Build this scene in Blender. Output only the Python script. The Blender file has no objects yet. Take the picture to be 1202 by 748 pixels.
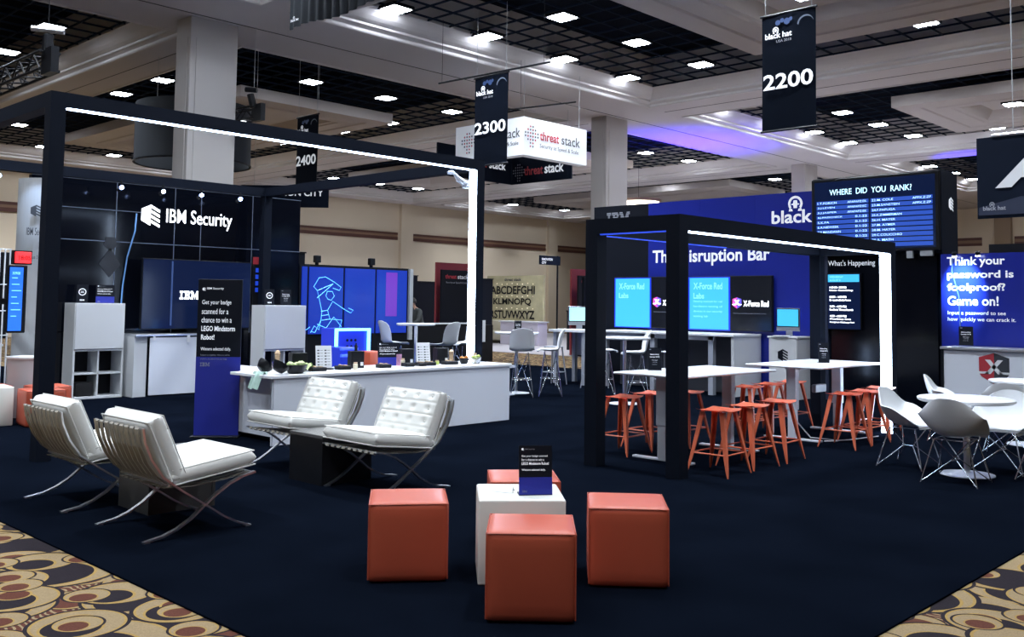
import bpy, bmesh, math, random
from mathutils import Matrix, Vector
random.seed(7)
PI = math.pi
C = bpy.context.scene.collection
S = bpy.context.scene

# ------------------------------------------------------------------ camera, world, exposure
F_PX, PP_Y, YAW, PIT, ROL, EYE = 1128.49, 283.95, 0.764177, 0.0641364, 0.0129699, 1.6
fw = Vector((math.cos(YAW)*math.cos(PIT), math.sin(YAW)*math.cos(PIT), math.sin(PIT)))
rt = Vector((math.sin(YAW), -math.cos(YAW), 0)); up = rt.cross(fw)
r2 = rt*math.cos(ROL)+up*math.sin(ROL); u2 = -rt*math.sin(ROL)+up*math.cos(ROL)
cam = bpy.data.objects.new('camera', bpy.data.cameras.new('camera')); C.objects.link(cam)
m = Matrix((r2, u2, -fw)).transposed().to_4x4(); m.translation = (0, 0, EYE)
cam.matrix_world = m
cam.data.sensor_width = 36; cam.data.lens = F_PX/1202*36
cam.data.shift_y = -(374-PP_Y)/1202
cam.data.clip_end = 300; cam.data.clip_start = .05
S.camera = cam
w = bpy.data.worlds.new('world'); S.world = w; w.use_nodes = True
w.node_tree.nodes['Background'].inputs[0].default_value = (.5, .6, .8, 1)
w.node_tree.nodes['Background'].inputs[1].default_value = .1
S.view_settings.view_transform = 'Standard'; S.view_settings.look = 'None'
S.view_settings.gamma = 1; S.view_settings.exposure = 0.32
S.cycles.max_bounces = 7; S.cycles.diffuse_bounces = 4; S.cycles.glossy_bounces = 3
S.cycles.sample_clamp_indirect = 6
FIX = 45.0          # emission of the ceiling downlight lenses
DOWN = 62.0        # watts of each downlight's beam
def lamp(name, kind, loc, aim, energy, color, **k):
    l = bpy.data.lights.new(name, kind); l.energy = energy; l.color = color
    for a, b in k.items(): setattr(l, a, b)
    o = bpy.data.objects.new(name, l); C.objects.link(o); o.location = loc
    o.rotation_euler = (Vector(aim)-Vector(loc)).to_track_quat('-Z', 'Y').to_euler()
    return o
lamp('violet_uplight', 'SPOT', (27.0, 17.3, 3.6), (27.0, 17.8, 7), 3300, (.045, .008, 1), spot_size=1.9, spot_blend=1, shadow_soft_size=.2)
lamp('violet_uplight', 'SPOT', (34.6, 11.3, 3.5), (35.2, 11.5, 7), 1000, (.045, .008, 1), spot_size=.8, spot_blend=.6, shadow_soft_size=.1)
lamp('wall_spot', 'SPOT', (15.2, 5.36, 2.75), (15.9, 5.36, 1.98), 900, (.45, .8, 1), spot_size=.7, spot_blend=1, shadow_soft_size=.04)

# ------------------------------------------------------------------ helpers
class B:
    """collects shapes in a bmesh"""
    def __init__(s): s.bm = bmesh.new()
    def box(s, x0, x1, y0, y1, z0, z1, bev=0, rot=None, seg=1):
        r = bmesh.ops.create_cube(s.bm, size=1)['verts']
        M = Matrix.Translation(((x0+x1)/2, (y0+y1)/2, (z0+z1)/2)) @ Matrix.Diagonal((abs(x1-x0), abs(y1-y0), abs(z1-z0), 1))
        if rot is not None:
            c = Matrix.Translation(((x0+x1)/2, (y0+y1)/2, (z0+z1)/2))
            M = c @ rot.to_4x4() @ c.inverted() @ M
        bmesh.ops.transform(s.bm, matrix=M, verts=r)
        if bev:
            es = {e for v in r for e in v.link_edges}
            bmesh.ops.bevel(s.bm, geom=list(es), offset=bev, segments=seg, affect='EDGES', profile=.5)
        return s
    def quad(s, *p):
        s.bm.faces.new([s.bm.verts.new(q) for q in p]); return s
    def poly(s, pts, plane='x', c=0, th=0.0):
        """flat polygon; plane 'x': pts are (y,z) at x=c facing -x; 'y': pts are (x,z) at y=c facing -y; 'z': (x,y) facing +z"""
        f = {'x': lambda a, b: (c, a, b), 'y': lambda a, b: (a, c, b), 'z': lambda a, b: (a, b, c)}[plane]
        fc = s.bm.faces.new([s.bm.verts.new(f(a, b)) for a, b in pts])
        if th:
            e = bmesh.ops.extrude_face_region(s.bm, geom=[fc])
            v = [q for q in e['geom'] if isinstance(q, bmesh.types.BMVert)]
            d = {'x': (th, 0, 0), 'y': (0, th, 0), 'z': (0, 0, th)}[plane]
            bmesh.ops.translate(s.bm, verts=v, vec=d)
        return s
    def tube(s, pts, r, n=6, cap=True):
        pts = [Vector(p) for p in pts]; rings = []
        for i, p in enumerate(pts):
            t = (pts[min(i+1, len(pts)-1)]-pts[max(i-1, 0)]).normalized()
            a = Vector((0, 0, 1)) if abs(t.z) < .9 else Vector((1, 0, 0))
            u = t.cross(a).normalized(); v = t.cross(u)
            rr = r[i] if isinstance(r, (list, tuple)) else r
            rings.append([s.bm.verts.new(p+u*rr*math.cos(2*PI*k/n)+v*rr*math.sin(2*PI*k/n)) for k in range(n)])
        for a, b in zip(rings, rings[1:]):
            for k in range(n): s.bm.faces.new((a[k], a[(k+1) % n], b[(k+1) % n], b[k]))
        if cap: s.bm.faces.new(rings[0][::-1]); s.bm.faces.new(rings[-1])
        return s
    def strip(s, pts, wd, th):
        """flat bar: pts in xz, y offset given as 3-tuples, width along y, thickness in the curve's plane"""
        pts = [Vector(p) for p in pts]; rings = []
        for i, p in enumerate(pts):
            t = (pts[min(i+1, len(pts)-1)]-pts[max(i-1, 0)]).normalized()
            nrm = Vector((-t.z, 0, t.x))
            rings.append([s.bm.verts.new(p+Vector((0, a*wd/2, 0))+nrm*b*th/2) for a, b in ((-1, -1), (1, -1), (1, 1), (-1, 1))])
        for a, b in zip(rings, rings[1:]):
            for k in range(4): s.bm.faces.new((a[k], a[(k+1) % 4], b[(k+1) % 4], b[k]))
        s.bm.faces.new(rings[0][::-1]); s.bm.faces.new(rings[-1]); return s
    def lathe(s, prof, c=(0, 0), n=24, cap=True):
        rings = [[s.bm.verts.new((c[0]+r*math.cos(2*PI*k/n), c[1]+r*math.sin(2*PI*k/n), z)) for k in range(n)] for r, z in prof]
        for a, b in zip(rings, rings[1:]):
            for k in range(n): s.bm.faces.new((a[k], a[(k+1) % n], b[(k+1) % n], b[k]))
        if cap: s.bm.faces.new(rings[0][::-1]); s.bm.faces.new(rings[-1])
        return s
    def grid(s, fn, nu, nv):
        g = [[s.bm.verts.new(fn(i/nu, j/nv)) for i in range(nu+1)] for j in range(nv+1)]
        for j in range(nv):
            for i in range(nu): s.bm.faces.new((g[j][i], g[j][i+1], g[j+1][i+1], g[j+1][i]))
        return s
    def xf(s, M): bmesh.ops.transform(s.bm, matrix=M, verts=s.bm.verts); return s
def X3(loc=(0, 0, 0), rz=0, rx=0, ry=0):
    return Matrix.Translation(loc) @ Matrix.Rotation(rz, 4, 'Z') @ Matrix.Rotation(ry, 4, 'Y') @ Matrix.Rotation(rx, 4, 'X')
def pmat(p):
    M = Matrix.Identity(4)
    while p is not None: M = X3(p.location, p.rotation_euler.z) @ M; p = p.parent
    return M
def obj(name, b, mat, parent=None, smooth=False, local=False):
    bm = b.bm if isinstance(b, B) else b
    if parent is not None and not local: bmesh.ops.transform(bm, matrix=pmat(parent).inverted(), verts=bm.verts)
    bmesh.ops.recalc_face_normals(bm, faces=bm.faces)
    me = bpy.data.meshes.new(name); bm.to_mesh(me); bm.free()
    if mat: me.materials.append(mat)
    if smooth:
        for p in me.polygons: p.use_smooth = True
        try: me.set_sharp_from_angle(angle=math.radians(40))
        except Exception: pass
    o = bpy.data.objects.new(name, me); C.objects.link(o); o.parent = parent
    return o
def tag(o, label, cat, group=None, kind=None):
    o['label'] = label; o['category'] = cat
    if group: o['group'] = group
    if kind: o['kind'] = kind
    return o
def thing(name, label, cat, loc=(0, 0, 0), rz=0, group=None):
    o = bpy.data.objects.new(name, None); C.objects.link(o); o.empty_display_size = .05
    o.location = loc; o.rotation_euler = (0, 0, rz); return tag(o, label, cat, group)
def struct(name, b, mat, parent=None):
    o = obj(name, b, mat, parent)
    if parent is None: o['kind'] = 'structure'
    return o
def stuff(o): o['kind'] = 'stuff'; return o
def dup(r, loc, rz, label, group=None):
    c = r.copy(); C.objects.link(c); c.location = loc; c.rotation_euler = (0, 0, rz)
    c['label'] = label
    if group: c['group'] = group
    for ch in list(r.children):
        k = ch.copy(); C.objects.link(k); k.parent = c
        for g in ch.children:
            q = g.copy(); C.objects.link(q); q.parent = k
    return c
# ---- materials
def mat(name, col, rough=.5, metal=0, emis=None, es=0, noise=0, scale=8, bump=0, coat=0, trans=0, spec=None, ior=None):
    M = bpy.data.materials.new(name); M.use_nodes = True; nt = M.node_tree; P = nt.nodes['Principled BSDF']
    P.inputs['Base Color'].default_value = (*col, 1); P.inputs['Roughness'].default_value = rough
    P.inputs['Metallic'].default_value = metal
    if coat: P.inputs['Coat Weight'].default_value = coat; P.inputs['Coat Roughness'].default_value = .08
    if trans: P.inputs['Transmission Weight'].default_value = trans
    if spec is not None: P.inputs['Specular IOR Level'].default_value = spec
    if ior: P.inputs['IOR'].default_value = ior
    if emis: P.inputs['Emission Color'].default_value = (*emis, 1); P.inputs['Emission Strength'].default_value = es
    if noise or bump:
        tc = nt.nodes.new('ShaderNodeTexCoord'); n = nt.nodes.new('ShaderNodeTexNoise')
        n.inputs['Scale'].default_value = scale; n.inputs['Detail'].default_value = 5
        nt.links.new(tc.outputs['Object'], n.inputs['Vector'])
        if noise:
            mx = nt.nodes.new('ShaderNodeMix'); mx.data_type = 'RGBA'
            mx.inputs[6].default_value = (*[c*(1-noise) for c in col], 1); mx.inputs[7].default_value = (*[min(1, c*(1+noise)) for c in col], 1)
            nt.links.new(n.outputs['Fac'], mx.inputs[0]); nt.links.new(mx.outputs[2], P.inputs['Base Color'])
        if bump:
            bp = nt.nodes.new('ShaderNodeBump'); bp.inputs['Strength'].default_value = bump; bp.inputs['Distance'].default_value = .01
            nt.links.new(n.outputs['Fac'], bp.inputs['Height']); nt.links.new(bp.outputs['Normal'], P.inputs['Normal'])
    return M
soffit_m = mat('painted_soffit', (.60, .56, .57), .8, noise=.06, scale=.6)
cornice_m = mat('painted_cornice', (.60, .565, .56), .5, noise=.04, scale=.6)
tray_m = mat('painted_tray', (.50, .45, .43), .8, noise=.06, scale=.5)
cell_m = mat('black_ceiling_grid', (.013, .022, .042), .9, spec=.1)
void_m = mat('dark_plenum', (.0025, .004, .009), 1, spec=.05)
wall_m = mat('cream_wall', (.72, .61, .46), .75, noise=.05, scale=.5)
wtrim_m = mat('maroon_trim', (.10, .035, .025), .5)
wtrim2_m = mat('brown_trim', (.25, .15, .09), .5)
col_m = mat('column_paint', (.58, .55, .53), .6, noise=.03, scale=1)
booth_m = mat('navy_black_frame', (.0045, .0075, .016), .65, noise=.15, scale=3, bump=.02, spec=.12)
gloss_m = mat('black_gloss_panel', (.003, .004, .008), .10, spec=.35)
seam_m = mat('steel_seam', (.22, .26, .34), .35, metal=.6)
black_m = mat('black_plastic', (.007, .008, .011), .4, spec=.25)
blackp_m = mat('black_print', (.007, .009, .015), .5, spec=.15)
navyp_m = mat('navy_banner_cloth', (.006, .010, .021), .8, noise=.3, scale=1.5, spec=.08)
blue_m = mat('blue_print', (.013, .024, .29), .25, noise=.08, scale=1)
bluep_m = mat('blue_card_print', (.022, .032, .32), .4)
white_m = mat('white_laminate', (.76, .80, .88), .35)
whitew_m = mat('white_cabinet', (.66, .68, .70), .45, noise=.03, scale=2)
tabletop_m = mat('white_tabletop', (.82, .84, .88), .25)
acr_m = mat('translucent_white_acrylic', (.80, .80, .74), .3, noise=.03, scale=3)
shell_m = mat('white_moulded_shell', (.80, .82, .84), .3, coat=.3)
shellg_m = mat('white_shell_back', (.50, .52, .53), .4)
leather_m = mat('white_leather', (.78, .78, .74), .42, noise=.05, scale=5, bump=.12)
strap_m = mat('cream_strap', (.30, .28, .235), .5, noise=.1, scale=6)
chrome_m = mat('chrome', (.88, .9, .94), .28, metal=1)
wire_m = mat('bright_wire', (.7, .73, .78), .22, metal=1)
wood_m = mat('dark_wood_veneer', (.010, .011, .014), .3, noise=.4, scale=12)
orange_m = mat('orange_vinyl', (.50, .090, .045), .40, spec=.6, noise=.07, scale=4, bump=.05)
ometal_m = mat('orange_enamelled_steel', (.70, .155, .075), .35, noise=.05, scale=5)
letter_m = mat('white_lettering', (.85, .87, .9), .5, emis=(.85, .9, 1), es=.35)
lettern_m = mat('white_print', (.8, .82, .85), .5)
greyl_m = mat('grey_print', (.35, .37, .42), .5)
glow_m = mat('white_glow_lettering', (.9, .9, 1), .5, emis=(.9, .95, 1), es=2.5)
led_m = mat('led_strip', (.9, .95, 1), .5, emis=(.55, .72, 1), es=16)
ledv_m = mat('led_panel', (.9, .95, 1), .5, emis=(.60, .76, 1), es=20)
ledb_m = mat('blue_led', (.1, .2, 1), .5, emis=(.03, .08, .8), es=.9)
ledc_m = mat('cyan_led', (.1, .5, 1), .5, emis=(.10, .40, 1), es=5)
cyan_m = mat('cyan_screen', (.02, .1, .2), .2, emis=(.055, .50, .95), es=.95)
cyan2_m = mat('cyan_text', (.1, .3, .4), .2, emis=(.22, .75, 1), es=1.0)
scrb_m = mat('blue_screen', (.01, .02, .1), .15, emis=(.010, .035, .40), es=.8)
scrn_m = mat('navy_screen', (.003, .004, .010), .12, spec=.3, emis=(.003, .008, .035), es=1)
scrr_m = mat('blue_row', (.01, .02, .1), .2, emis=(.025, .08, .45), es=.9)
scrk_m = mat('black_screen', (.008, .009, .012), .12, emis=(.01, .012, .02), es=.3)
scrw_m = mat('pale_screen', (.3, .5, .6), .2, emis=(.35, .75, .95), es=.9)
line_m = mat('cyan_line_art', (.1, .4, .9), .3, emis=(.10, .42, 1), es=1.6)
red_m = mat('red_print', (.45, .035, .05), .5)
redp_m = mat('maroon_panel', (.30, .035, .045), .6)
redl_m = mat('red_lamp', (.8, .02, .02), .4, emis=(1, .03, .04), es=1.6)
charc_m = mat('charcoal_print', (.04, .045, .055), .5)
tan_m = mat('pale_wood', (.48, .33, .20), .5, noise=.15, scale=20)
green_m = mat('lettuce_green', (.45, .55, .25), .6, noise=.4, scale=30)
mint_m = mat('pale_mint_cloth', (.35, .50, .44), .7, noise=.2, scale=20)
glass_m = mat('clear_glass', (.95, .97, 1), .05, trans=.9, ior=1.3)
cream_m = mat('cream_board', (.55, .50, .30), .7, noise=.25, scale=3)
beige_m = mat('beige_upholstery', (.48, .44, .33), .7, noise=.08, scale=5)
grey_m = mat('grey_metal_panel', (.40, .42, .44), .35, noise=.05, scale=2)
steel_m = mat('grey_steel_leg', (.45, .48, .55), .35, metal=.2)
lgf_m = mat('pale_grey_flooring', (.38, .36, .37), .5, noise=.1, scale=2)
bulb_m = mat('warm_bulb', (1, .9, .7), .5, emis=(1, .88, .65), es=.4)
skin_m = mat('skin', (.35, .19, .13), .55)
hair_m = mat('dark_hair', (.012, .01, .009), .6)
cloth_m = mat('dark_grey_cloth', (.045, .05, .05), .9)
pant_m = mat('black_trousers', (.01, .01, .012), .9)
fruit_m = mat('orange_fruit', (.7, .25, .04), .5, noise=.4, scale=60)
lime_m = mat('lime_fruit', (.45, .55, .12), .5)
pink_m = mat('printed_pouch', (.45, .22, .35), .5, noise=.6, scale=25)
silver_m = mat('silver_aluminium', (.62, .64, .68), .3, metal=.8)
jar_m = mat('cream_jar', (.7, .64, .48), .4)

def carpet_mat():
    M = bpy.data.materials.new('swirl_patterned_carpet'); M.use_nodes = True; nt = M.node_tree; N = nt.nodes; Lk = nt.links
    P = N['Principled BSDF']; P.inputs['Roughness'].default_value = .95; P.inputs['Specular IOR Level'].default_value = .1
    tc = N.new('ShaderNodeTexCoord')
    def rgb(c): n = N.new('ShaderNodeRGB'); n.outputs[0].default_value = (*c, 1); return n.outputs[0]
    gold, cream, brown, dark = rgb((.40, .26, .085)), rgb((.34, .25, .14)), rgb((.12, .042, .028)), rgb((.022, .017, .022))
    def mth(op, a, b=None):
        n = N.new('ShaderNodeMath'); n.operation = op
        for i, v in enumerate((a, b)):
            if v is None: continue
            if isinstance(v, (int, float)): n.inputs[i].default_value = v
            else: Lk.new(v, n.inputs[i])
        return n.outputs[0]
    def mix(f, a, b):
        n = N.new('ShaderNodeMix'); n.data_type = 'RGBA'; Lk.new(f, n.inputs[0]); Lk.new(a, n.inputs[6]); Lk.new(b, n.inputs[7]); return n.outputs[2]
    def vor(scale, off, rnd):
        mp = N.new('ShaderNodeMapping'); mp.inputs['Location'].default_value = off; Lk.new(tc.outputs['Object'], mp.inputs['Vector'])
        v = N.new('ShaderNodeTexVoronoi'); v.voronoi_dimensions = '2D'; v.inputs['Scale'].default_value = scale; v.inputs['Randomness'].default_value = rnd
        Lk.new(mp.outputs[0], v.inputs['Vector']); return v
    def layer(base, scale, off, r0, ring, inner, core=None, rnd=.6):
        v = vor(scale, off, rnd); d = v.outputs['Distance']
        # a second, shifted centre makes each ring thicker on one side, as in the photograph
        d2 = vor(scale, (off[0]+.07/scale, off[1]+.05/scale, 0), rnd).outputs['Distance']
        c = mix(mth('LESS_THAN', d, r0+.03), base, dark)
        c = mix(mth('LESS_THAN', d, r0), c, gold)
        c = mix(mth('LESS_THAN', d, r0-.02), c, cream)
        c = mix(mth('LESS_THAN', d2, r0-ring), c, gold)
        c = mix(mth('LESS_THAN', d2, r0-ring-.02), c, inner)
        if core:
            d3 = vor(scale, (off[0]-.03/scale, off[1]-.09/scale, 0), rnd).outputs['Distance']
            c = mix(mth('LESS_THAN', d3, .14), c, gold); c = mix(mth('LESS_THAN', d3, .12), c, core)
        return c
    wv = N.new('ShaderNodeTexWave'); wv.inputs['Scale'].default_value = 9; wv.inputs['Distortion'].default_value = 7; Lk.new(tc.outputs['Object'], wv.inputs['Vector'])
    base = mix(mth('GREATER_THAN', wv.outputs['Fac'], .7), brown, cream)
    c = layer(base, 2.6, (.3, 1.7, 0), .42, .10, brown)
    c = layer(c, 1.7, (4.1, .2, 0), .44, .12, dark)
    c = layer(c, 1.15, (7.7, 3.3, 0), .40, .10, dark, None, .8)
    c = layer(c, 1.5, (2.2, 8.1, 0), .34, .11, dark, brown, .9)
    c = layer(c, 1.25, (5.4, 2.6, 0), .25, .09, dark, None, .9)
    c = layer(c, 2.3, (1.1, 5.9, 0), .27, .09, brown, None, .9)
    nz = N.new('ShaderNodeTexNoise'); nz.inputs['Scale'].default_value = 120; Lk.new(tc.outputs['Object'], nz.inputs['Vector'])
    sc = N.new('ShaderNodeMix'); sc.data_type = 'RGBA'; sc.blend_type = 'MULTIPLY'; sc.inputs[0].default_value = .5
    Lk.new(c, sc.inputs[6]); Lk.new(nz.outputs['Fac'], sc.inputs[7]); Lk.new(sc.outputs[2], P.inputs['Base Color'])
    bp = N.new('ShaderNodeBump'); bp.inputs['Strength'].default_value = .3; bp.inputs['Distance'].default_value = .004; Lk.new(nz.outputs['Fac'], bp.inputs['Height']); Lk.new(bp.outputs[0], P.inputs['Normal'])
    return M
swirl_m = carpet_mat()
blackc_m = mat('black_navy_carpet', (.0026, .0040, .0078), 1, noise=.45, scale=1.6, bump=.25, spec=.0)

# ---- lettering and logos
_tm = {}
def tmesh(s, bold):
    cu = bpy.data.curves.new('lettering', 'FONT'); cu.body = s; cu.size = 1; cu.resolution_u = 3
    cu.offset = .022 if bold else .004
    o = bpy.data.objects.new('lettering', cu); me = bpy.data.meshes.new_from_object(o)
    bpy.data.objects.remove(o); bpy.data.curves.remove(cu); return me
def frame(face, p):
    """matrix: local x = reading direction, local y = up, origin p. face '-x', '-y' or an angle about z (0 faces -y)"""
    a = {'-x': -PI/2, '-y': 0, '+z': 0}.get(face, face)
    M = Matrix.Translation(p) @ Matrix.Rotation(a, 4, 'Z')
    return M if face == '+z' else M @ Matrix.Rotation(PI/2, 4, 'X')
def text(s, p, wd, ht, mt, parent, face='-x', bold=True, name='lettering', tilt=0, label=None):
    """s fitted into a box wd x ht whose lower left corner (as read) is p"""
    me = tmesh(s, bold); xs = [v.co.x for v in me.vertices]; ys = [v.co.y for v in me.vertices]
    x0, x1, y0, y1 = min(xs), max(xs), min(ys), max(ys)
    sx = wd/(x1-x0); sy = ht/(y1-y0) if ht else sx
    M = pmat(parent).inverted() @ frame(face, p) @ Matrix.Rotation(tilt, 4, 'X') @ Matrix.Diagonal((sx, sy, 1, 1)) @ Matrix.Translation((-x0, -y0, 0))
    me.transform(M); me.materials.append(mt)
    o = bpy.data.objects.new(name, me); C.objects.link(o); o.parent = parent
    return o
def art(polys, p, sc, mt, parent, face='-x', name='logo', tilt=0):
    """flat print from polygons given in (x right, y up) units"""
    b = B()
    for q in polys: b.bm.faces.new([b.bm.verts.new((x*sc, y*sc, 0)) for x, y in q])
    b.xf(frame(face, p) @ Matrix.Rotation(tilt, 4, 'X')); bm = b.bm
    bmesh.ops.transform(bm, matrix=pmat(parent).inverted(), verts=bm.verts)
    me = bpy.data.meshes.new(name); bm.to_mesh(me); bm.free(); me.materials.append(mt)
    o = bpy.data.objects.new(name, me); C.objects.link(o); o.parent = parent; return o
def rects(rows): return [[(a, y0), (b, y0), (b, y1), (a, y1)] for a, b, y0, y1 in rows]
IBM = []
for i, sp in enumerate([[(0, 5), (6, 13), (15, 18.6), (23.4, 27)], [(0, 5), (6, 14), (15, 19.2), (22.8, 27)], [(1.4, 3.6), (7.4, 9.6), (11.8, 14.2), (16.4, 19.8), (22.2, 25.6)],
        [(1.4, 3.6), (7.4, 13.2), (16.4, 20.4), (21.6, 25.6)], [(1.4, 3.6), (7.4, 13.2), (16.4, 18.6), (19.2, 22.8), (23.4, 25.6)], [(1.4, 3.6), (7.4, 9.6), (11.8, 14.2), (16.4, 18.6), (19.9, 22.1), (23.4, 25.6)],
        [(0, 5), (6, 14), (15, 18.6), (20.4, 21.6), (23.4, 27)], [(0, 5), (6, 13), (15, 18.6), (20.8, 21.2), (23.4, 27)]]):
    IBM += rects([(a/27, b/27, (7-i)*1.4/27, ((7-i)*1.4+.95)/27) for a, b in sp])
SHIELD = [[(0, .25), (.5, 0), (.5, 1.1), (0, .85)]]
for k in range(4):
    z = 1.1-k*.26; SHIELD.append([(.5, z), (1, z-.25), (1, z-.40), (.5, z-.15)])
XLEFT = [[(0, .38), (.08, .26), (.5, 0), (.5, 1.1), (0, .93)]]; XRIGHT = [[(.5, 0), (.92, .26), (1, .38), (1, .93), (.5, 1.1)]]
XX = [[(.20, .36), (.38, .36), (.80, .86), (.62, .86)], [(.20, .86), (.38, .86), (.80, .36), (.62, .36)], [(0, .36), (.3, .36), (.36, .44), (0, .44)], [(1, .36), (.7, .36), (.64, .44), (1, .44)]]
def arch(cx, cy, r0, r1, a0=-40, a1=220, n=14):
    out = []
    for k in range(n):
        a = math.radians(a0+(a1-a0)*k/n); b = math.radians(a0+(a1-a0)*(k+1)/n)
        out.append([(cx+r0*math.cos(a), cy+r0*math.sin(a)), (cx+r1*math.cos(a), cy+r1*math.sin(a)), (cx+r1*math.cos(b), cy+r1*math.sin(b)), (cx+r0*math.cos(b), cy+r0*math.sin(b))])
    return out
def hat_logo(p, wd, parent, face='-x', mt=None, year=True, word='black hat', aw=None):
    """arch with a hatted head above the words"""
    mt = mt or letter_m; R = frame(face, (0, 0, 0)).to_3x3(); p = Vector(p)
    text(word, p, wd, wd*(.20 if ' ' in word else .30), mt, parent, face)
    k = wd*(aw or .22); o = p + R @ Vector((wd*(.29 if ' ' in word else .42), wd*(.17 if ' ' in word else .27), 0))
    art(arch(.5, .5, .36, .52)+[[(.02, 0), (.32, 0), (.26, .16), (.08, .2)], [(.98, 0), (.68, 0), (.74, .16), (.92, .2)]], o, k, mt, parent, face)
    art([[(.22, .42), (.78, .42), (.78, .5), (.22, .5)], [(.34, .5), (.66, .5), (.62, .72), (.38, .72)], [(.38, .2), (.62, .2), (.64, .42), (.36, .42)]], o + R @ Vector((0, -.0, .001)), k, mt, parent, face)
    if year: text('USA 2018', p + R @ Vector((wd*.42, -wd*.16, 0)), wd*.56, wd*.09, greyl_m, parent, face, bold=False)
def dots(cx, cy, w_, mt_pair, p, sc, parent, face):
    a, r = [], []
    for i in range(6):
        for j in range(7):
            x = i/5-.5; y = j/6-.5
            if abs(x)+abs(y) < .78 and abs(x)+max(0, -y) < .62:
                q = [((x+.06*math.cos(t))*sc*1, (y*1.1+.06*math.sin(t))*sc) for t in (0, 1.05, 2.1, 3.14, 4.19, 5.24)]
                (r if (i+j) % 2 == 0 and i in (1, 2, 3, 4) else a).append(q)
    stuff(art(a, p, 1, mt_pair[0], parent, face, 'logo')); stuff(art(r, p, 1, mt_pair[1], parent, face, 'logo'))

# ------------------------------------------------------------------ the hall: floor, walls, ceiling
X0, X1, Y0, Y1 = -20.0, 54.0, -20.0, 41.0
SZ, GZ = 7.0, 7.4
struct('floor', B().box(X0, X1, Y0, Y1, -.3, -.012), swirl_m)
tag(obj('booth_carpet', B().box(2.54, 18.63, 2.03, 24, -.012, 0, .003), blackc_m), 'black carpet laid under the whole booth', 'carpet', None, 'structure')
tag(obj('pale_flooring', B().box(22.9, 40, 8, 40, -.012, -.002), lgf_m), 'pale grey flooring of the booth in the back', 'flooring', None, 'structure')
struct('wall_back', B().box(X0, X1, Y1, Y1+.3, 0, 8.2), wall_m)
struct('wall_right', B().box(X1, X1+.3, Y0, Y1, 0, 8.2), wall_m)
struct('wall_left', B().box(X0-.3, X0, Y0, Y1, 0, 8.2), wall_m)
struct('wall_front', B().box(X0, X1, Y0-.3, Y0, 0, 8.2), wall_m)
def wall_bands(px):   # frieze rails between pilasters
    k = 0
    for a, b in zip(px, px[1:]):
        a += .55; b -= .55
        for z0, z1, mm in ((5.28, 5.40, wtrim_m), (5.16, 5.28, wtrim2_m), (5.0, 5.16, wtrim_m)):
            k += 1; struct('trim_%d' % k, B().box(a, b, Y1-.07 if mm is wtrim_m else Y1-.05, Y1, z0, z1), mm)
pil = [-2.2, 9.9, 22.1, 34.2, 46.4]
wall_bands([X0]+pil+[X1])
for k, x in enumerate(pil): struct('pilaster', B().box(x-.42, x+.42, Y1-.22, Y1, 0, SZ).box(x-.5, x+.5, Y1-.26, Y1, 0, .3), wall_m)
ry = [-5, 4.3, 16.4, 28.5, 40.5]
for k, (a, b) in enumerate(zip(ry, ry[1:])):
    for z0, z1, mm in ((5.28, 5.42, wtrim_m), (5.12, 5.28, wtrim2_m), (4.98, 5.12, wtrim_m)):
        struct('trim_%d' % (40+k), B().box(X1-.06, X1, a+.8, b-.8, z0, z1), mm)
for y in ry[1:-1]: struct('pilaster', B().box(X1-.3, X1, y-.7, y+.1, 0, SZ), mat('tan_pilaster', (.34, .25, .17), .7))
CX = [(-1.6, 9.3), (10.5, 21.35), (22.95, 33.6), (35.2, 46.0), (47.4, 53.6)]
CY = [(-6.0, 15.35), (18.1, 39.6)]
# soffit beams
sb = B(); xe = [X0]+[v for c in CX for v in c]+[X1]; ye = [Y0]+[v for c in CY for v in c]+[Y1]
for i in range(len(xe)-1):
    for j in range(len(ye)-1):
        if i % 2 == 1 and j % 2 == 1: continue
        sb.quad((xe[i], ye[j], SZ), (xe[i+1], ye[j], SZ), (xe[i+1], ye[j+1], SZ), (xe[i], ye[j+1], SZ))
struct('ceiling', sb, soffit_m)
struct('ceiling_plenum', B().quad((X0, Y0, 8.2), (X1, Y0, 8.2), (X1, Y1, 8.2), (X0, Y1, 8.2)), void_m)
PROF = [(0, 7.0), (.02, 6.975), (.07, 6.975), (.09, 7.0), (.09, 7.05), (.14, 7.08), (.2, 7.10), (.2, 7.15), (.23, 7.155), (.30, 7.19), (.38, 7.25), (.46, 7.33), (.5, 7.38), (.53, 7.40), (.53, 8.2)]
for cx in CX:
    for cy in CY:
        b = B(); rings = []
        for d, z in PROF:
            rings.append([b.bm.verts.new(q) for q in ((cx[0]+d, cy[0]+d, z), (cx[1]-d, cy[0]+d, z), (cx[1]-d, cy[1]-d, z), (cx[0]+d, cy[1]-d, z))])
        for r0, r1 in zip(rings, rings[1:]):
            for k in range(4): b.bm.faces.new((r0[k], r0[(k+1) % 4], r1[(k+1) % 4], r1[k]))
        struct('ceiling_cornice', b, cornice_m)
        if cy[0] > 0 and cx[0] > 40: continue
        g = B(); st = .61
        y = cy[0]+.53
        while y < cy[1]-.5: g.box(cx[0]+.5, cx[1]-.5, y-.011, y+.011, GZ, GZ+.04); y += st
        x = cx[0]+.53
        while x < cx[1]-.5: g.box(x-.011, x+.011, cy[0]+.5, cy[1]-.5, GZ, GZ+.04); x += st
        struct('ceiling_grid', g, cell_m)
# seams in the soffit
for y in (16.75,): struct('ceiling_seam', B().box(X0, X1, y-.015, y+.015, SZ-.006, SZ), black_m)
for x in (9.9, 22.12, 34.4): struct('ceiling_seam', B().box(x-.012, x+.012, Y0, 15.35, SZ-.006, SZ).box(x-.012, x+.012, 18.1, Y1, SZ-.006, SZ), black_m)
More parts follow.
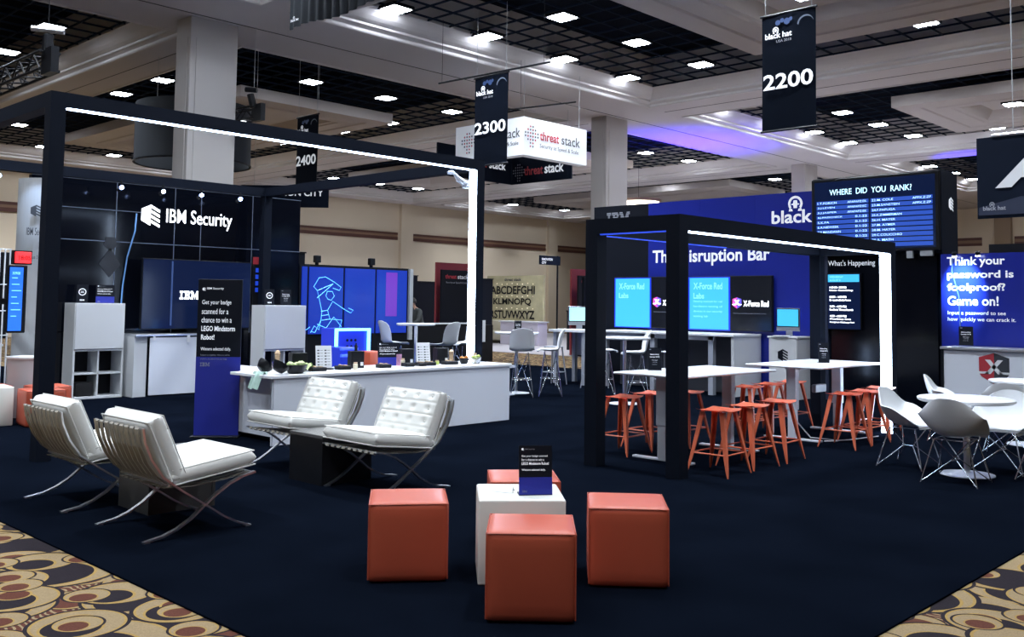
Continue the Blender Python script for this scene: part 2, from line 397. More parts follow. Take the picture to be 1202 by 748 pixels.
# lowered trays in the middle of each coffer
def tray(x0, x1, y0, y1):
    t0, t1 = 7.04, 7.34; b = B(); rings = []
    for d, z in ((0, t1), (0, t0), (.55, t0), (.6, t0+.03), (.85, t0+.03), (.9, t0), (1.15, t0), (1.2, t0+.03), (1.3, t0+.04), (1.45, t0+.22), (1.5, t0+.28)):
        rings.append([b.bm.verts.new(q) for q in ((x0+d, y0+d, z), (x1-d, y0+d, z), (x1-d, y1-d, z), (x0+d, y1-d, z))])
    for r0, r1 in zip(rings, rings[1:]):
        for k in range(4): b.bm.faces.new((r0[k], r0[(k+1) % 4], r1[(k+1) % 4], r1[k]))
    b.bm.faces.new(rings[-1])
    b.quad((x0, y0, t1), (x1, y0, t1), (x1, y1, t1), (x0, y1, t1))
    struct('ceiling_tray', b, tray_m)
for cx in CX[:4]:
    tray(cx[0]+2.75, cx[1]-2.9, -1.2, 10.45); tray(cx[0]+2.75, cx[1]-2.9, 22.8, 34.8)
# columns
for x in (8.73, 21.47, 33.5): struct('column', B().box(x, x+1.0, 16.9, 17.46, 0, SZ, .01).box(x+.12, x+.88, 16.885, 16.9, .4, 6.6).box(x-.012, x, 17.0, 17.36, .4, 6.6), col_m)
# downlights
lensm = mat('downlight_lens', (1, 1, 1), .5, emis=(.80, .88, 1.0), es=FIX)
hous = B().box(-.26, .26, -.26, .26, .0, .05, .005).box(-.26, -.235, -.26, .26, -.02, .02).box(.235, .26, -.26, .26, -.02, .02).box(-.26, .26, -.26, -.235, -.02, .02).box(-.26, .26, .235, .26, -.02, .02)
lens = B()
for i in range(4):
    for j in range(4):
        x = -.172+i*.115; y = -.172+j*.115
        lens.lathe([(.054, 0), (.054, -.022), (.03, -.034)], (x, y), 8)
def beam(t):
    l = bpy.data.lights.new('downlight_beam', 'AREA'); l.shape = 'SQUARE'; l.size = .42; l.energy = DOWN; l.color = (.84, .91, 1); l.spread = math.radians(105)
    o = bpy.data.objects.new('downlight_beam', l); C.objects.link(o); o.parent = t; o.location = (0, 0, -.045); o.visible_camera = True
light0 = thing('ceiling_light', 'square white downlight set into the black open-cell ceiling', 'ceiling light', (11.84, 14.6, GZ-.02), 0, 'downlights in the black open-cell ceiling')
obj('housing', hous, black_m, light0, local=True); obj('lens', lens, lensm, light0, local=True); beam(light0)
LP = [(14.4, 14.6), (16.95, 14.6), (19.42, 14.6), (14.4, 12.48), (16.9, 12.48), (19.48, 12.48), (11.84, 12.48), (19.5, 10.0), (11.84, 10.0), (19.5, 7.24), (11.84, 7.24), (19.5, 4.7), (19.5, 2.2), (11.84, 4.7), (11.84, 2.2), (19.5, -.3),
      (7.74, 21.15), (7.85, 24.1), (7.8, 26.6), (5.2, 21.2), (14.38, 21.2), (16.93, 21.25), (19.48, 21.25), (11.7, 21.2), (11.68, 24.05), (11.7, 26.57), (19.4, 24.15), (19.33, 26.66), (19.3, 30.4), (11.56, 34.04), (19.3, 34.1), (13.94, 38.3), (16.67, 38.3), (19.3, 38.3), (11.6, 38.3), (14.0, 36.4),
      (27.05, 12.45), (29.55, 12.43), (32.2, 12.36), (29.53, 14.55), (27.0, 14.6), (24.4, 14.6), (32.2, 14.6), (32.4, 9.85), (24.4, 12.4), (24.3, 7.2), (24.3, 9.9), (32.3, 7.2), (29.57, 21.38), (32.3, 21.27), (24.4, 21.3), (27, 21.3), (32, 25.0), (24.4, 25), (31.78, 37.1), (29.2, 37.1), (26.6, 37.1), (24.3, 34), (32.3, 30.5),
      (39.56, 14.55), (42.2, 14.55), (44.7, 14.55), (37, 14.55), (37, 12.3), (39.5, 12.3), (42.2, 12.3), (39.43, 21.34), (43.5, 21.8), (41.15, 34.0), (41.56, 26.76), (41.59, 24.35), (40.3, 38.6), (37.2, 26), (37.2, 38.4), (44.7, 38.4), (37.2, 21.3),
      (-.2, 14.4), (2.4, 14.4), (5.0, 14.4), (7.7, 14.4), (-.2, 12), (2.4, 12), (5, 12), (7.7, 12), (.0, 9.5), (7.7, 9.5), (0, 7), (7.7, 7), (0, 4.5), (7.7, 4.5), (0, 2), (7.7, 2), (50, 14), (50, 10), (50, 6)]
ORD = ['first', 'second', 'third', 'fourth', 'fifth', 'sixth', 'seventh', 'eighth', 'ninth', 'tenth', 'eleventh', 'twelfth']
BAY = {(0, 0): 'near left', (1, 0): 'near middle', (2, 0): 'near right', (3, 0): 'outer right', (4, 0): 'far outer right', (0, 1): 'back left', (1, 1): 'back middle', (2, 1): 'back right', (3, 1): 'back outer right', (4, 1): 'back corner'}
def bay(x, y):
    i = max([k for k, c in enumerate(CX) if x > c[0]]+[0]); return (i, 1 if y > 17 else 0)
ALL = [(11.84, 14.6)]+LP; rowof = {}
for p in ALL: rowof.setdefault(bay(*p), {}).setdefault(round(p[1]*2)/2 if True else 0, []).append(p)
def light_label(p):
    rows = rowof[bay(*p)]; ks = sorted(rows, reverse=True); r_ = [k for k in ks if p in rows[k]][0]
    return 'downlight of %s ceiling bay, %s row from far end, %s from left' % (BAY[bay(*p)], ORD[ks.index(r_)], ORD[sorted(rows[r_]).index(p)])
light0['label'] = light_label((11.84, 14.6))
for x, y in LP: dup(light0, (x, y, GZ-.02), 0, light_label((x, y)))
light1 = dup(light0, (14.88, 23.9, 7.225), 0, 'square white downlight in the lowered ceiling tray', 'downlights in the lowered ceiling trays')
for k, (x, y) in enumerate(((28.2, 8.1), (15.9, 8.0), (15.9, 3.0), (28.2, 3), (17.0, 30), (14.4, 31), (4.3, 8), (4.3, 2), (28, 26), (40, 8), (5, 26), (5, 31))): dup(light0, (x, y, 7.225), 0, 'square white downlight in the lowered ceiling tray, %s bay, %s' % (BAY[bay(x, y)], ORD[k]+' one'), light1['group'])
# chandelier bowl
t = thing('ceiling_bowl_light', 'round glass bowl ceiling light with a bronze rim, above the blue wall', 'ceiling light', (29.7, 21.8, 5.55))
obj('bowl', B().lathe([(.1, 5.25), (.45, 5.3), (.7, 5.4), (.8, 5.55)], (29.7, 21.8), 24, False), mat('lit_glass_bowl', (1, .95, .85), .4, emis=(1, .9, .75), es=4), t, True)
obj('rim', B().lathe([(.8, 5.52), (.86, 5.54), (.86, 5.62), (.8, 5.62)], (29.7, 21.8), 24, False), wtrim2_m, t)
obj('stem', B().tube([(29.7, 21.8, 5.6), (29.7, 21.8, 7.2)], .007), black_m, t)
for k in range(2): obj('rib', B().tube([(29.7+.8*math.cos(a+k*PI/2), 21.8+.8*math.sin(a+k*PI/2), 5.56-.32*(1-abs(math.cos(a))**0)) for a in (0,)]+[(29.7+.8*math.cos(k*PI/2)*c, 21.8+.8*math.sin(k*PI/2)*c, 5.23+.33*c*c) for c in (1, .6, .2, -.2, -.6, -1)], .012), wtrim2_m, t)

# ------------------------------------------------------------------ booth frames
def post(b, x, y, z1, s=.15): return b.box(x, x+s, y, y+s, 0, z1)
t = thing('lounge_booth_frame', 'tall black box-beam frame with a light strip, around the lounge', 'booth frame', (3.64, 9.86, 0))
H = 3.66; fx0, fx1, fy0, fy1 = 3.64, 9.70, 9.86, 15.6
for x, y in ((fx0, fy0), (fx1-.15, fy0), (fx0, fy1-.15), (fx1-.15, fy1-.15)): obj('post', post(B(), x, y, H-.15), booth_m, t)
obj('beam', B().box(fx0, fx1, fy0, fy0+.15, H-.15, H), booth_m, t); obj('beam', B().box(fx0, fx1, fy1-.15, fy1, H-.15, H), booth_m, t)
obj('beam', B().box(fx0, fx0+.15, fy0+.15, fy1-.15, H-.15, H), booth_m, t); obj('beam', B().box(fx1-.15, fx1, fy0+.15, fy1-.15, H-.15, H), booth_m, t)
o = obj('light_strip', B().box(fx0+.17, fx1-.17, fy0+.01, fy0+.055, H-.165, H-.149), led_m, t); o['label'] = 'glowing white strip under the front beam'
o = obj('light_strip', B().box(fx1-.166, fx1-.149, fy0+.008, fy0+.142, .0, H-.16), ledv_m, t); o['label'] = 'glowing white strip down the front post'
for x in (4.95, 6.8, 7.51, 8.2, 8.95):   # small spots hung under the rear beam
    q = obj('spotlight', B().tube([(x, fy1-.3, H-.15), (x, fy1-.3, H-.24)], .02).tube([(x-.0, fy1-.3, H-.27), (x, fy1-.2, H-.3)], .035, 10), black_m, t)
    obj('lens', B().tube([(x, fy1-.33, H-.262), (x, fy1-.30, H-.27)], .03, 10), mat('spot_glow', (1, 1, 1), .5, emis=(.35, .5, 1), es=30), q)
t = thing('white_reflection_shape', 'small white curved shape built for light reflections beside the glowing vertical strip', 'light reflection', (9.3, 9.95, 3.3)); obj('arm', B().tube([(9.18, 9.95, 3.43), (9.26, 9.95, 3.36), (9.40, 9.95, 3.30), (9.54, 9.95, 3.33)], [.02, .04, .05, .02], 10), white_m, t, True); obj('head', B().lathe([(.05, 3.41), (.06, 3.44), (.03, 3.46)], (9.12, 9.95), 12), white_m, t, True); obj('head', B().lathe([(.06, 3.24), (.07, 3.27), (.03, 3.30)], (9.42, 9.95), 12), white_m, t, True)  # light reflections beside the strip, built as an added white solid
t = thing('bar_booth_frame', 'lower black box-beam frame with a light strip, over the high tables', 'booth frame', (7.55, 5.07, 0))
H2 = 2.46; gx0, gx1, gy0, gy1 = 7.55, 12.55, 5.07, 6.2
for x, y in ((gx0, gy0), (gx1-.15, gy0), (gx0, gy1-.15), (gx1-.15, gy1-.15)): obj('post', post(B(), x, y, H2-.15), booth_m, t)
obj('beam', B().box(gx0, gx1, gy0, gy0+.15, H2-.15, H2), booth_m, t); obj('beam', B().box(gx0, gx1, gy1-.15, gy1, H2-.15, H2), booth_m, t)
obj('beam', B().box(gx0, gx0+.15, gy0+.15, gy1-.15, H2-.15, H2), booth_m, t); obj('beam', B().box(gx1-.15, gx1, gy0+.15, gy1-.15, H2-.15, H2), booth_m, t)
o = obj('light_strip', B().box(gx0+.17, gx1-.17, gy0+.012, gy0+.05, H2-.165, H2-.149), led_m, t); o['label'] = 'glowing white strip under the front beam'
o = obj('light_strip', B().box(gx1-.166, gx1-.149, gy0+.006, gy0+.144, .0, H2-.16), ledv_m, t); o['label'] = 'glowing white strip down the front post'
obj('light_strip', B().box(gx0+.17, gx0+2.6, gy1-.06, gy1-.03, H2-.158, H2-.149), ledb_m, t)['label'] = 'dim blue strip under the rear beam'
obj('light_strip', B().box(gx0+.02, gx0+.04, gy0+.17, gy1-.17, H2-.162, H2-.149), ledb_m, t)['label'] = 'dim blue strip under the end beam'

# ------------------------------------------------------------------ black glossy wall of the lounge
WY = 15.95
t = thing('display_wall', 'tall glossy black panel wall with white shield logo and security lettering', 'display wall', (8, WY, 0))
xs = [5.65, 7.02, 8.06, 9.60, 10.66]
zs = [0, 1.05, 2.55, 3.55]
for a, b_ in zip(xs, xs[1:]):
    for c, d in zip(zs, zs[1:]): obj('panel', B().box(a+.006, b_-.006, WY, WY+.06, c+.006, d-.006, .003), gloss_m, t)
obj('backing', B().box(5.65, 10.66, WY+.03, WY+.12, 0, 3.55), black_m, t)
sm = B()
for x in (7.02, 8.06, 8.56, 9.6): sm.box(x-.007, x+.007, WY-.004, WY+.01, 1.0, 3.55)
sm.box(5.65, 10.66, WY-.004, WY+.01, 2.543, 2.557).box(5.65, 7.45, WY-.004, WY+.01, 3.07, 3.082).box(5.65, 10.66, WY-.004, WY+.01, 3.548, 3.56)
obj('seam', sm, seam_m, t)
art(SHIELD, (7.45, WY-.012, 2.86), .33, glow_m, t, '-y'); text('IBM Security', (7.90, WY-.012, 2.86), 1.27, .32, glow_m, t, '-y', bold=False)
cb = B().tube([(7.36, WY-.02, 3.05), (7.34, WY-.03, 2.75), (7.22, WY-.03, 2.3), (7.16, WY-.03, 1.8), (7.13, WY-.03, 1.1)], .013)
obj('cable', cb, mat('blue_lit_cable', (.2, .45, .9), .4), t)
art([[(0, .35), (.3, 0), (.6, .35), (.3, .8)], [(.12, .86), (.3, .7), (.5, .86), (.42, 1.08), (.18, 1.08)]], (6.75, WY-.012, 1.95), .62, charc_m, t, '-y', 'faint_motif')
# television
def tv(name, label, face, p, wd, ht, m_, th=.06):
    """p: lower left corner of the front as read"""
    t = thing(name, label, 'television', p)
    R = frame(face, p)
    obj('casing', B().box(-.015, wd+.015, -.015, ht+.015, -th, -.004, .006).xf(R), black_m, t)
    obj('screen', B().box(0, wd, 0, ht, -.004, .002).xf(R), m_, t)
    return t, R
t, R = tv('television', 'big flat television showing striped IBM letters on dark navy', '-y', (7.36, 15.60, 1.10), 2.02, 1.17, scrn_m)
R_ = R.to_3x3(); P0 = R.translation
art(IBM, P0+R_ @ Vector((.66, .50, .006)), .36, glow_m, t, '-y')
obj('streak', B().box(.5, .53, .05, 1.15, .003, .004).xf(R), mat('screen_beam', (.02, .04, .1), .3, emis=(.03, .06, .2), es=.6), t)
obj('stand', B().box(8.2, 8.6, 15.64, 15.7, 1.03, 1.12).box(8.05, 8.75, 15.5, 15.8, 1.015, 1.03), black_m, t)

# ------------------------------------------------------------------ cube shelving units
def shelf_unit(p, label):
    t = thing('shelf_unit', label, 'cabinet', p)
    W_, D_, H_ = .81, .4, 1.52; f = B()
    f.box(0, .03, 0, D_, 0, H_).box(W_-.03, W_, 0, D_, 0, H_).box(.03, W_-.03, 0, D_, H_-.03, H_).box(.03, W_-.03, 0, D_, 0, .035)
    f.box(.03, W_-.03, 0, D_, .755, .785)
    obj('carcass', f, whitew_m, t, local=True)
    obj('divider', B().box(W_/2-.012, W_/2+.012, .01, D_, .035, .755), whitew_m, t, local=True)
    obj('shelf', B().box(.03, W_-.03, .01, D_, .385, .41), whitew_m, t, local=True)
    obj('back_panel', B().box(.03, W_-.03, D_-.01, D_-.002, .035, 1.49), black_m, t, local=True)
    obj('door', B().box(.015, W_-.015, -.018, 0, .79, H_-.005, .003), whitew_m, t, local=True)
    return t
shelf_unit((6.22, 15.5, 0), 'white cube shelving unit with upper door, left of the big television')
shelf_unit((8.72, 14.02, 0), 'white cube shelving unit with upper door, right of the big television')
bag = obj('black_bag', B().box(6.3, 6.6, 15.55, 15.8, .036, .26, .05, seg=2), pant_m, None, True); tag(bag, 'black bag in the lower left cube of the shelving', 'bag')
# cabinet counter under the television
t = thing('media_counter', 'white cabinet counter with a dark top carrying the television', 'counter', (7.1, 15.3, 0))
obj('top', B().box(7.10, 8.95, 15.24, 15.9, .985, 1.015, .004), silver_m, t)
obj('side_panel', B().box(7.10, 7.125, 15.27, 15.88, .0, .985), whitew_m, t); obj('side_panel', B().box(8.92, 8.945, 15.27, 15.88, 0, .985), whitew_m, t)
obj('door', B().box(7.36, 8.27, 15.255, 15.275, .02, .965, .003), white_m, t); obj('door', B().box(8.28, 8.92, 15.255, 15.275, .02, .965, .003), white_m, t)
obj('filler_panel', B().box(7.125, 7.33, 15.30, 15.33, .0, .98), whitew_m, t); obj('gap', B().box(7.30, 7.37, 15.32, 15.35, 0, .98), black_m, t)
obj('hanging_tape', B().box(7.40, 7.44, 15.235, 15.24, .92, .98).box(8.0, 8.05, 15.235, 15.24, .88, 1.0), lettern_m, t)

t = thing('status_display', 'small red-topped display with blue lights right of the big television', 'display', (9.2, 15.6, 1.6)); obj('body', B().box(9.44, 9.62, 15.62, 15.68, 1.4, 2.4, .004), black_m, t); obj('red_header', B().box(9.44, 9.62, 15.61, 15.62, 2.26, 2.39), red_m, t)
for k in range(4): obj('blue_light', B().box(9.50, 9.58, 15.61, 15.62, 1.75+k*.12, 1.83+k*.12), mat('dim_blue_light', (.01, .02, .2), .4, emis=(.01, .05, .5), es=.8), t)
obj('pole', B().box(9.5, 9.55, 15.63, 15.67, 0, 1.4), black_m, t)
# ------------------------------------------------------------------ standing sign
def card_text(t, face, p, wd, ht, tilt=0, security=True, big=False):
    """badge-scan poster text in a box with lower left corner p"""
    R = frame(face, p) @ Matrix.Rotation(tilt, 4, 'X'); R3 = R.to_3x3(); P = lambda x, y: R.translation+R3 @ Vector((x*wd, y*ht, .002))
    art(SHIELD, P(.10, .925), wd*.07, letter_m, t, face, tilt=tilt); text('IBM Security', P(.20, .93), wd*.38, ht*.018, letter_m, t, face, False, tilt=tilt)
    for k, (s, w_) in enumerate((('Get your badge', .66), ('scanned for a', .60), ('chance to win a', .68))):
        text(s, P(.10, .83-k*.055), wd*w_, ht*.036, letter_m, t, face, False, tilt=tilt)
    text('LEGO Mindstorm', P(.10, .665), wd*.76, ht*.034, letter_m, t, face, True, tilt=tilt)
    text('Robot!', P(.10, .61), wd*.30, ht*.034, letter_m, t, face, True, tilt=tilt)
    text('Winners selected daily.', P(.10, .535), wd*.68, ht*.027, letter_m, t, face, False, tilt=tilt)
    text('Subject to eligibility. Winners will be', P(.10, .505), wd*.66, ht*.012, greyl_m, t, face, False, tilt=tilt)
    text('emailed to the address from your badge', P(.10, .48), wd*.60, ht*.012, greyl_m, t, face, False, tilt=tilt)
a = -math.radians(41.5)
t = thing('standing_sign', 'tall black and blue standing sign about a badge scan, beside the white chair', 'sign', (5.63, 10.50, 0), a)
obj('base', B().box(-.02, .53, -.12, .16, 0, .02, .005), black_m, t, local=True)
obj('board', B().box(0, .51, 0, .03, .02, 1.84, .003), blackp_m, t, local=True)
obj('lower_board', B().box(0.0, .51, -.003, 0, .02, .93), bluep_m, t, local=True)
card_text(t, a, X3(t.location, a) @ Vector((0, -.003, .02)), .51, 1.82)
art(IBM, X3(t.location, a) @ Vector((.05, -.006, .82)), .11, greyl_m, t, a)

# ------------------------------------------------------------------ small countertop signs
def stand_card(name, label, p, ang, wd, ht, kind=0, tilt=.12):
    t = thing(name, label, 'sign', p, ang, 'small black countertop signs')
    Rt = Matrix.Rotation(-tilt, 4, 'X')
    obj('card', B().box(-wd/2, wd/2, 0, .006, .004, ht).xf(Rt), blackp_m, t, local=True)
    obj('foot', B().box(-wd/2, wd/2, 0, .09, 0, .005), black_m, t, local=True)
    F3 = X3(p, ang) @ Rt
    def tx(s, x, y, w_, h_, m_=letter_m, bold=True):
        text(s, F3 @ Vector((x*wd-wd/2, -.002, y*ht)), w_*wd, h_*ht, m_, t, ang, bold, tilt=-tilt)
    if kind == 0:
        obj('lower_print', B().box(-wd/2, wd/2, -.0015, 0, .004, ht*.36).xf(Rt), bluep_m, t, local=True)
        art(SHIELD, F3 @ Vector((-.42*wd, -.002, .90*ht)), wd*.07, letter_m, t, ang, tilt=-tilt); tx('IBM Security', .18, .91, .3, .03, greyl_m, False)
        tx('Get your badge scanned', .08, .76, .78, .05, bold=False); tx('for a chance to win a', .08, .69, .68, .05, bold=False)
        tx('LEGO Mindstorm Robot!', .08, .61, .82, .055); tx('Winners selected daily.', .08, .48, .72, .05)
        art(IBM, F3 @ Vector((-.40*wd, -.003, .06*ht)), wd*.14, greyl_m, t, ang, tilt=-tilt)
    elif kind == 1:
        tx('IBM', .1, .9, .14, .04, greyl_m); tx('Networking', .17, .66, .66, .07); tx('Lounge 2018', .15, .55, .7, .07)
        tx('Wed Aug 8', .28, .42, .42, .045, bold=False); tx('5:30 PM', .32, .33, .34, .05, greyl_m, False); tx('at the Bar', .3, .24, .38, .04, greyl_m, False)
    else:
        art(arch(.5, .5, .35, .45, 0, 360, 16)+rects([(.3, .7, .4, .46), (.33, .67, .54, .6)]), F3 @ Vector((-.38*wd, -.002, .38*ht)), wd*.76, letter_m, t, ang, tilt=-tilt)
        tx('IBM', .3, .12, .4, .08)
    return t
CA = -math.radians(44)
stand_card('countertop_sign', 'small black and blue sign on the white cube table', (4.235, 3.84, .481), -math.radians(39), .197, .285)
stand_card('countertop_sign', 'small black sign on the high table between the front frame posts', (8.62, 6.10, .90), CA, .145, .245, 1)
stand_card('countertop_sign', 'small black sign on the far right high table', (11.62, 5.62, .90), CA-.1, .135, .255, 1)
stand_card('countertop_sign', 'small black sign with round emblem on the left shelving unit', (6.40, 15.68, 1.52), -.5, .17, .30, 2)
stand_card('countertop_sign', 'small black and blue sign on the left shelving unit', (6.77, 15.68, 1.52), -.45, .28, .30)
stand_card('countertop_sign', 'small black sign with round emblem on the right shelving unit', (8.92, 14.2, 1.52), -.4, .16, .27, 2)
stand_card('countertop_sign', 'small black sign with plain text on the right shelving unit', (9.24, 14.2, 1.52), -.4, .18, .27, 1)
stand_card('countertop_sign', 'small black sign on the white counter with red shield', (15.45, 5.18, 1.05), -PI/2+.3, .20, .29, 1)
stand_card('countertop_sign', 'black sign with blue foot among the bowls on the food counter', (8.02, 9.88, .77), -.35, .30, .30)
stand_card('countertop_sign', 'small black sign on the round high table in the middle', (12.62, 11.92, 1.09), CA, .13, .2, 1)

# ------------------------------------------------------------------ food counter
t = thing('food_counter', 'long low white counter carrying bowls and menus', 'counter', (5.9, 9.3, 0))
obj('front_panel', B().box(5.90, 9.66, 9.27, 9.30, 0, .735, .002), white_m, t)
obj('top', B().box(5.86, 9.68, 9.25, 10.12, .735, .77, .004), tabletop_m, t)
obj('end_panel', B().box(9.45, 9.47, 9.32, 10.0, .0, .735), white_m, t); obj('post', B().box(9.80, 9.86, 9.98, 10.04, 0, .735), steel_m, t)
obj('shelf', B().box(9.47, 9.86, 9.36, 10.04, .32, .34).box(9.3, 9.86, 9.36, 10.04, .70, .735), white_m, t)
obj('return_top', B().box(6.0, 6.55, 10.12, 11.1, .735, .77, .004), tabletop_m, t)
obj('return_panel', B().box(6.05, 6.08, 9.32, 11.05, .06, .735).box(6.5, 6.53, 9.32, 11.05, .06, .735), white_m, t)
obj('plinth', B().box(6.12, 6.45, 9.4, 11.0, 0, .06), black_m, t)
obj('seam', B().box(5.897, 5.903, 9.262, 9.27, .0, .735), greyl_m, t)
def bowl(label, x, y, r, h, fill=None, m_=None, tip=0, z=.77):
    t = thing('serving_bowl', label, 'bowl', (x, y, z), 0, 'bowls on the food counter')
    b = B().lathe([(r*.55, 0), (r*.62, .004), (r*.9, h*.6), (r, h), (r*.95, h), (r*.8, h*.55), (r*.5, .012)], n=14)
    if tip: b.xf(Matrix.Translation((0, 0, r*math.sin(abs(tip))*.75)) @ Matrix.Rotation(tip, 4, 'Y'))
    obj('bowl_body', b, m_ or black_m, t, True, local=True)
    if fill:
        g = B()
        for k in range(7): bmesh.ops.create_icosphere(g.bm, subdivisions=1, radius=r*.32, matrix=Matrix.Translation((r*.5*math.cos(k*2.4)*(k > 0), r*.5*math.sin(k*2.4)*(k > 0), h*.85+.01*(k % 3))))
        q = obj('filling', g, fill, t, local=True)
    return t
cl = B().grid(lambda u, v: (5.80+.12*u+.02*math.sin(9*v), 9.42+.22*v, .775+.03*math.sin(7*u+4*v)**2 if u > .5 else .775-.16*(.5-u)*2+.01*math.sin(20*v)), 10, 10)
tag(obj('napkin', cl, mint_m, None, True), 'pale mint cloth hanging over the left end of the food counter', 'napkin')
bowl('black bowl tipped on its side beside the mint cloth', 5.93, 9.58, .095, .085, None, tip=.9)
bowl('black bowl tipped on its side, second from the mint cloth', 6.02, 9.38, .10, .09, None, tip=.6)
bowl('largest upright black bowl with greens, left end of the food counter', 6.30, 9.44, .135, .10, green_m)
def grinder(label, x, y, h):
    t = thing('pepper_grinder', label, 'grinder', (x, y, .77), 0, 'pale wood grinders on the food counter')
    obj('body', B().lathe([(.034, 0), (.032, h*.3), (.024, h*.5), (.034, h*.72)], n=12), tan_m, t, True, local=True)
    obj('knob', B().lathe([(.028, h*.73), (.036, h*.84), (.02, h*.97), (.006, h)], n=12), tan_m, t, True, local=True)
grinder('pale wood grinder behind the tipped black bowls', 6.40, 9.98, .24); grinder('pale wood grinder near the right end of the food counter', 9.0, 9.75, .19)
lt = B()
for k in range(16):
    a = k*2.4; r = .02+.006*k; lt.grid(lambda u, v, a=a, r=r: ((u-.5)*.09+r*math.cos(a), (v-.5)*.09+r*math.sin(a), .02+.05*math.sin(3*u+a)**2+.04*math.cos(4*v+a)**2), 3, 3)
tag(obj('lettuce_head', lt.xf(Matrix.Translation((6.52, 9.68, .77))), green_m, None, True), 'loose heap of pale green lettuce on the food counter', 'lettuce')
tag(obj('clear_bag', B().grid(lambda u, v: (6.16+.14*u, 9.72+.04*math.sin(6*u), .785+.10*v+.01*math.sin(9*u)), 6, 4), glass_m, None, True), 'clear plastic bag behind the largest black bowl', 'bag')
def boxstand(label, x, y, w_=.19, d_=.14, h_=.21, lab=True):
    t = thing('display_box', label, 'box', (x, y, .77), -.25, 'black display boxes on the food counter')
    obj('box_body', B().box(-w_/2, w_/2, -d_/2, d_/2, 0, h_, .004), black_m, t, local=True)
    obj('price_label', B().box(w_*.2, w_*.42, -d_/2-.002, -d_/2, .03, .075), lettern_m, t, local=True)
boxstand('black display box beside the lettuce', 6.60, 9.85); boxstand('black display box with a dark bottle on top', 7.42, 9.80, .17)
boxstand('black display box between sign and second menu', 8.33, 9.92, .18); boxstand('black display box behind the round tray, right end of the food counter', 8.92, 9.88, .17)
def traybox(label, x, y, w_, fill=True):
    t = thing('serving_tray', label, 'tray', (x, y, .77), -.2, 'low black trays on the food counter')
    obj('tray_body', B().box(-w_/2, w_/2, -.07, .07, 0, .045, .006), black_m, t, local=True)
    if fill: obj('contents', B().box(-w_*.3, -w_*.1, -.04, .04, .045, .06, .008).box(w_*.05, w_*.3, -.04, .03, .045, .055, .008), tan_m, t, local=True)
traybox('low black tray in front of the box beside the lettuce', 6.72, 9.62, .19); traybox('low black tray under the blue lit stand', 7.12, 9.66, .17)
traybox('low black tray before the blue-footed sign', 7.72, 9.62, .16); traybox('thin black tray right of the blue-footed sign', 8.12, 9.62, .13, False)
traybox('low black tray in front of the second menu', 8.48, 9.62, .15); traybox('rounded black tray by the last display box', 8.85, 9.62, .20)
traybox('low black tray left of the second menu', 8.32, 9.60, .11)
tb = thing('dark_bottle', 'small dark bottle standing on a black display box', 'bottle', (7.42, 9.80, .98))
obj('body', B().lathe([(.02, 0), (.02, .06), (.009, .08), (.009, .10)], n=10), black_m, tb, True, local=True)
def menu(label, x, y):
    t = thing('menu_stand', label, 'menu', (x, y, .77), -.30, 'white menus on the food counter')
    obj('foot', B().box(-.11, .11, -.05, .08, 0, .018, .004), black_m, t, local=True)
    Rt = X3(rx=-.15)
    obj('sheet', B().box(-.10, .10, 0, .006, .016, .29).xf(Rt), lettern_m, t, local=True)
    r = B()
    for c in (0, 1):
        for k in range(6): r.box(-.08+c*.09, -.055+c*.09, -.002, 0, .05+k*.035, .064+k*.035).box(-.045+c*.09, -.01+c*.09, -.002, 0, .056+k*.035, .06+k*.035)
    stuff(obj('menu_rows', r.xf(Rt), charc_m, t, local=True))
menu('white menu sheet on a black foot, left one on the food counter', 6.93, 9.78); menu('white menu sheet on a black foot, right one on the food counter', 8.60, 9.86)
def jar(label, x, y, h=.09, m_=jar_m):
    t = thing('small_jar', label, 'jar', (x, y, .77), 0, 'small jars on the food counter')
    obj('body', B().lathe([(.026, 0), (.028, .01), (.028, h*.75), (.02, h*.82)], n=10), m_, t, True, local=True)
    obj('lid', B().lathe([(.024, h*.82), (.024, h)], n=10), tan_m, t, local=True)
jar('small cream jar left of the box with the bottle', 7.22, 9.54); jar('small cream jar in front of the third display box', 8.10, 9.70, .10); jar('small yellow jar right of the second menu', 8.66, 9.66, .06, lime_m)
jar('small jar on the far right end of the food counter', 9.45, 9.75, .13); 
tag(obj('orange_box', B().box(8.42, 8.68, 10.8, 11.1, .0, .90, .03, seg=2), orange_m, None, True), 'plain orange box seen behind the food counter', 'box')
for lb, x, y in (('red and violet printed pouch beside the blue-footed sign', 8.12, 9.80), ('printed clear pouch right of the second menu', 8.74, 9.95)):
    tag(obj('snack_pouch', B().grid(lambda u, v, x=x, y=y: (x-.045+.09*u, y+.02*math.sin(PI*u)*math.sin(PI*v), .77+.15*v), 6, 6), pink_m, None, True), lb, 'pouch')
bowl('bowl of orange fruit and blue wrappers near the right end', 9.10, 9.60, .075, .08, fruit_m)
bowl('clear glass bowl of limes at the right end', 9.28, 9.56, .085, .09, lime_m, glass_m)

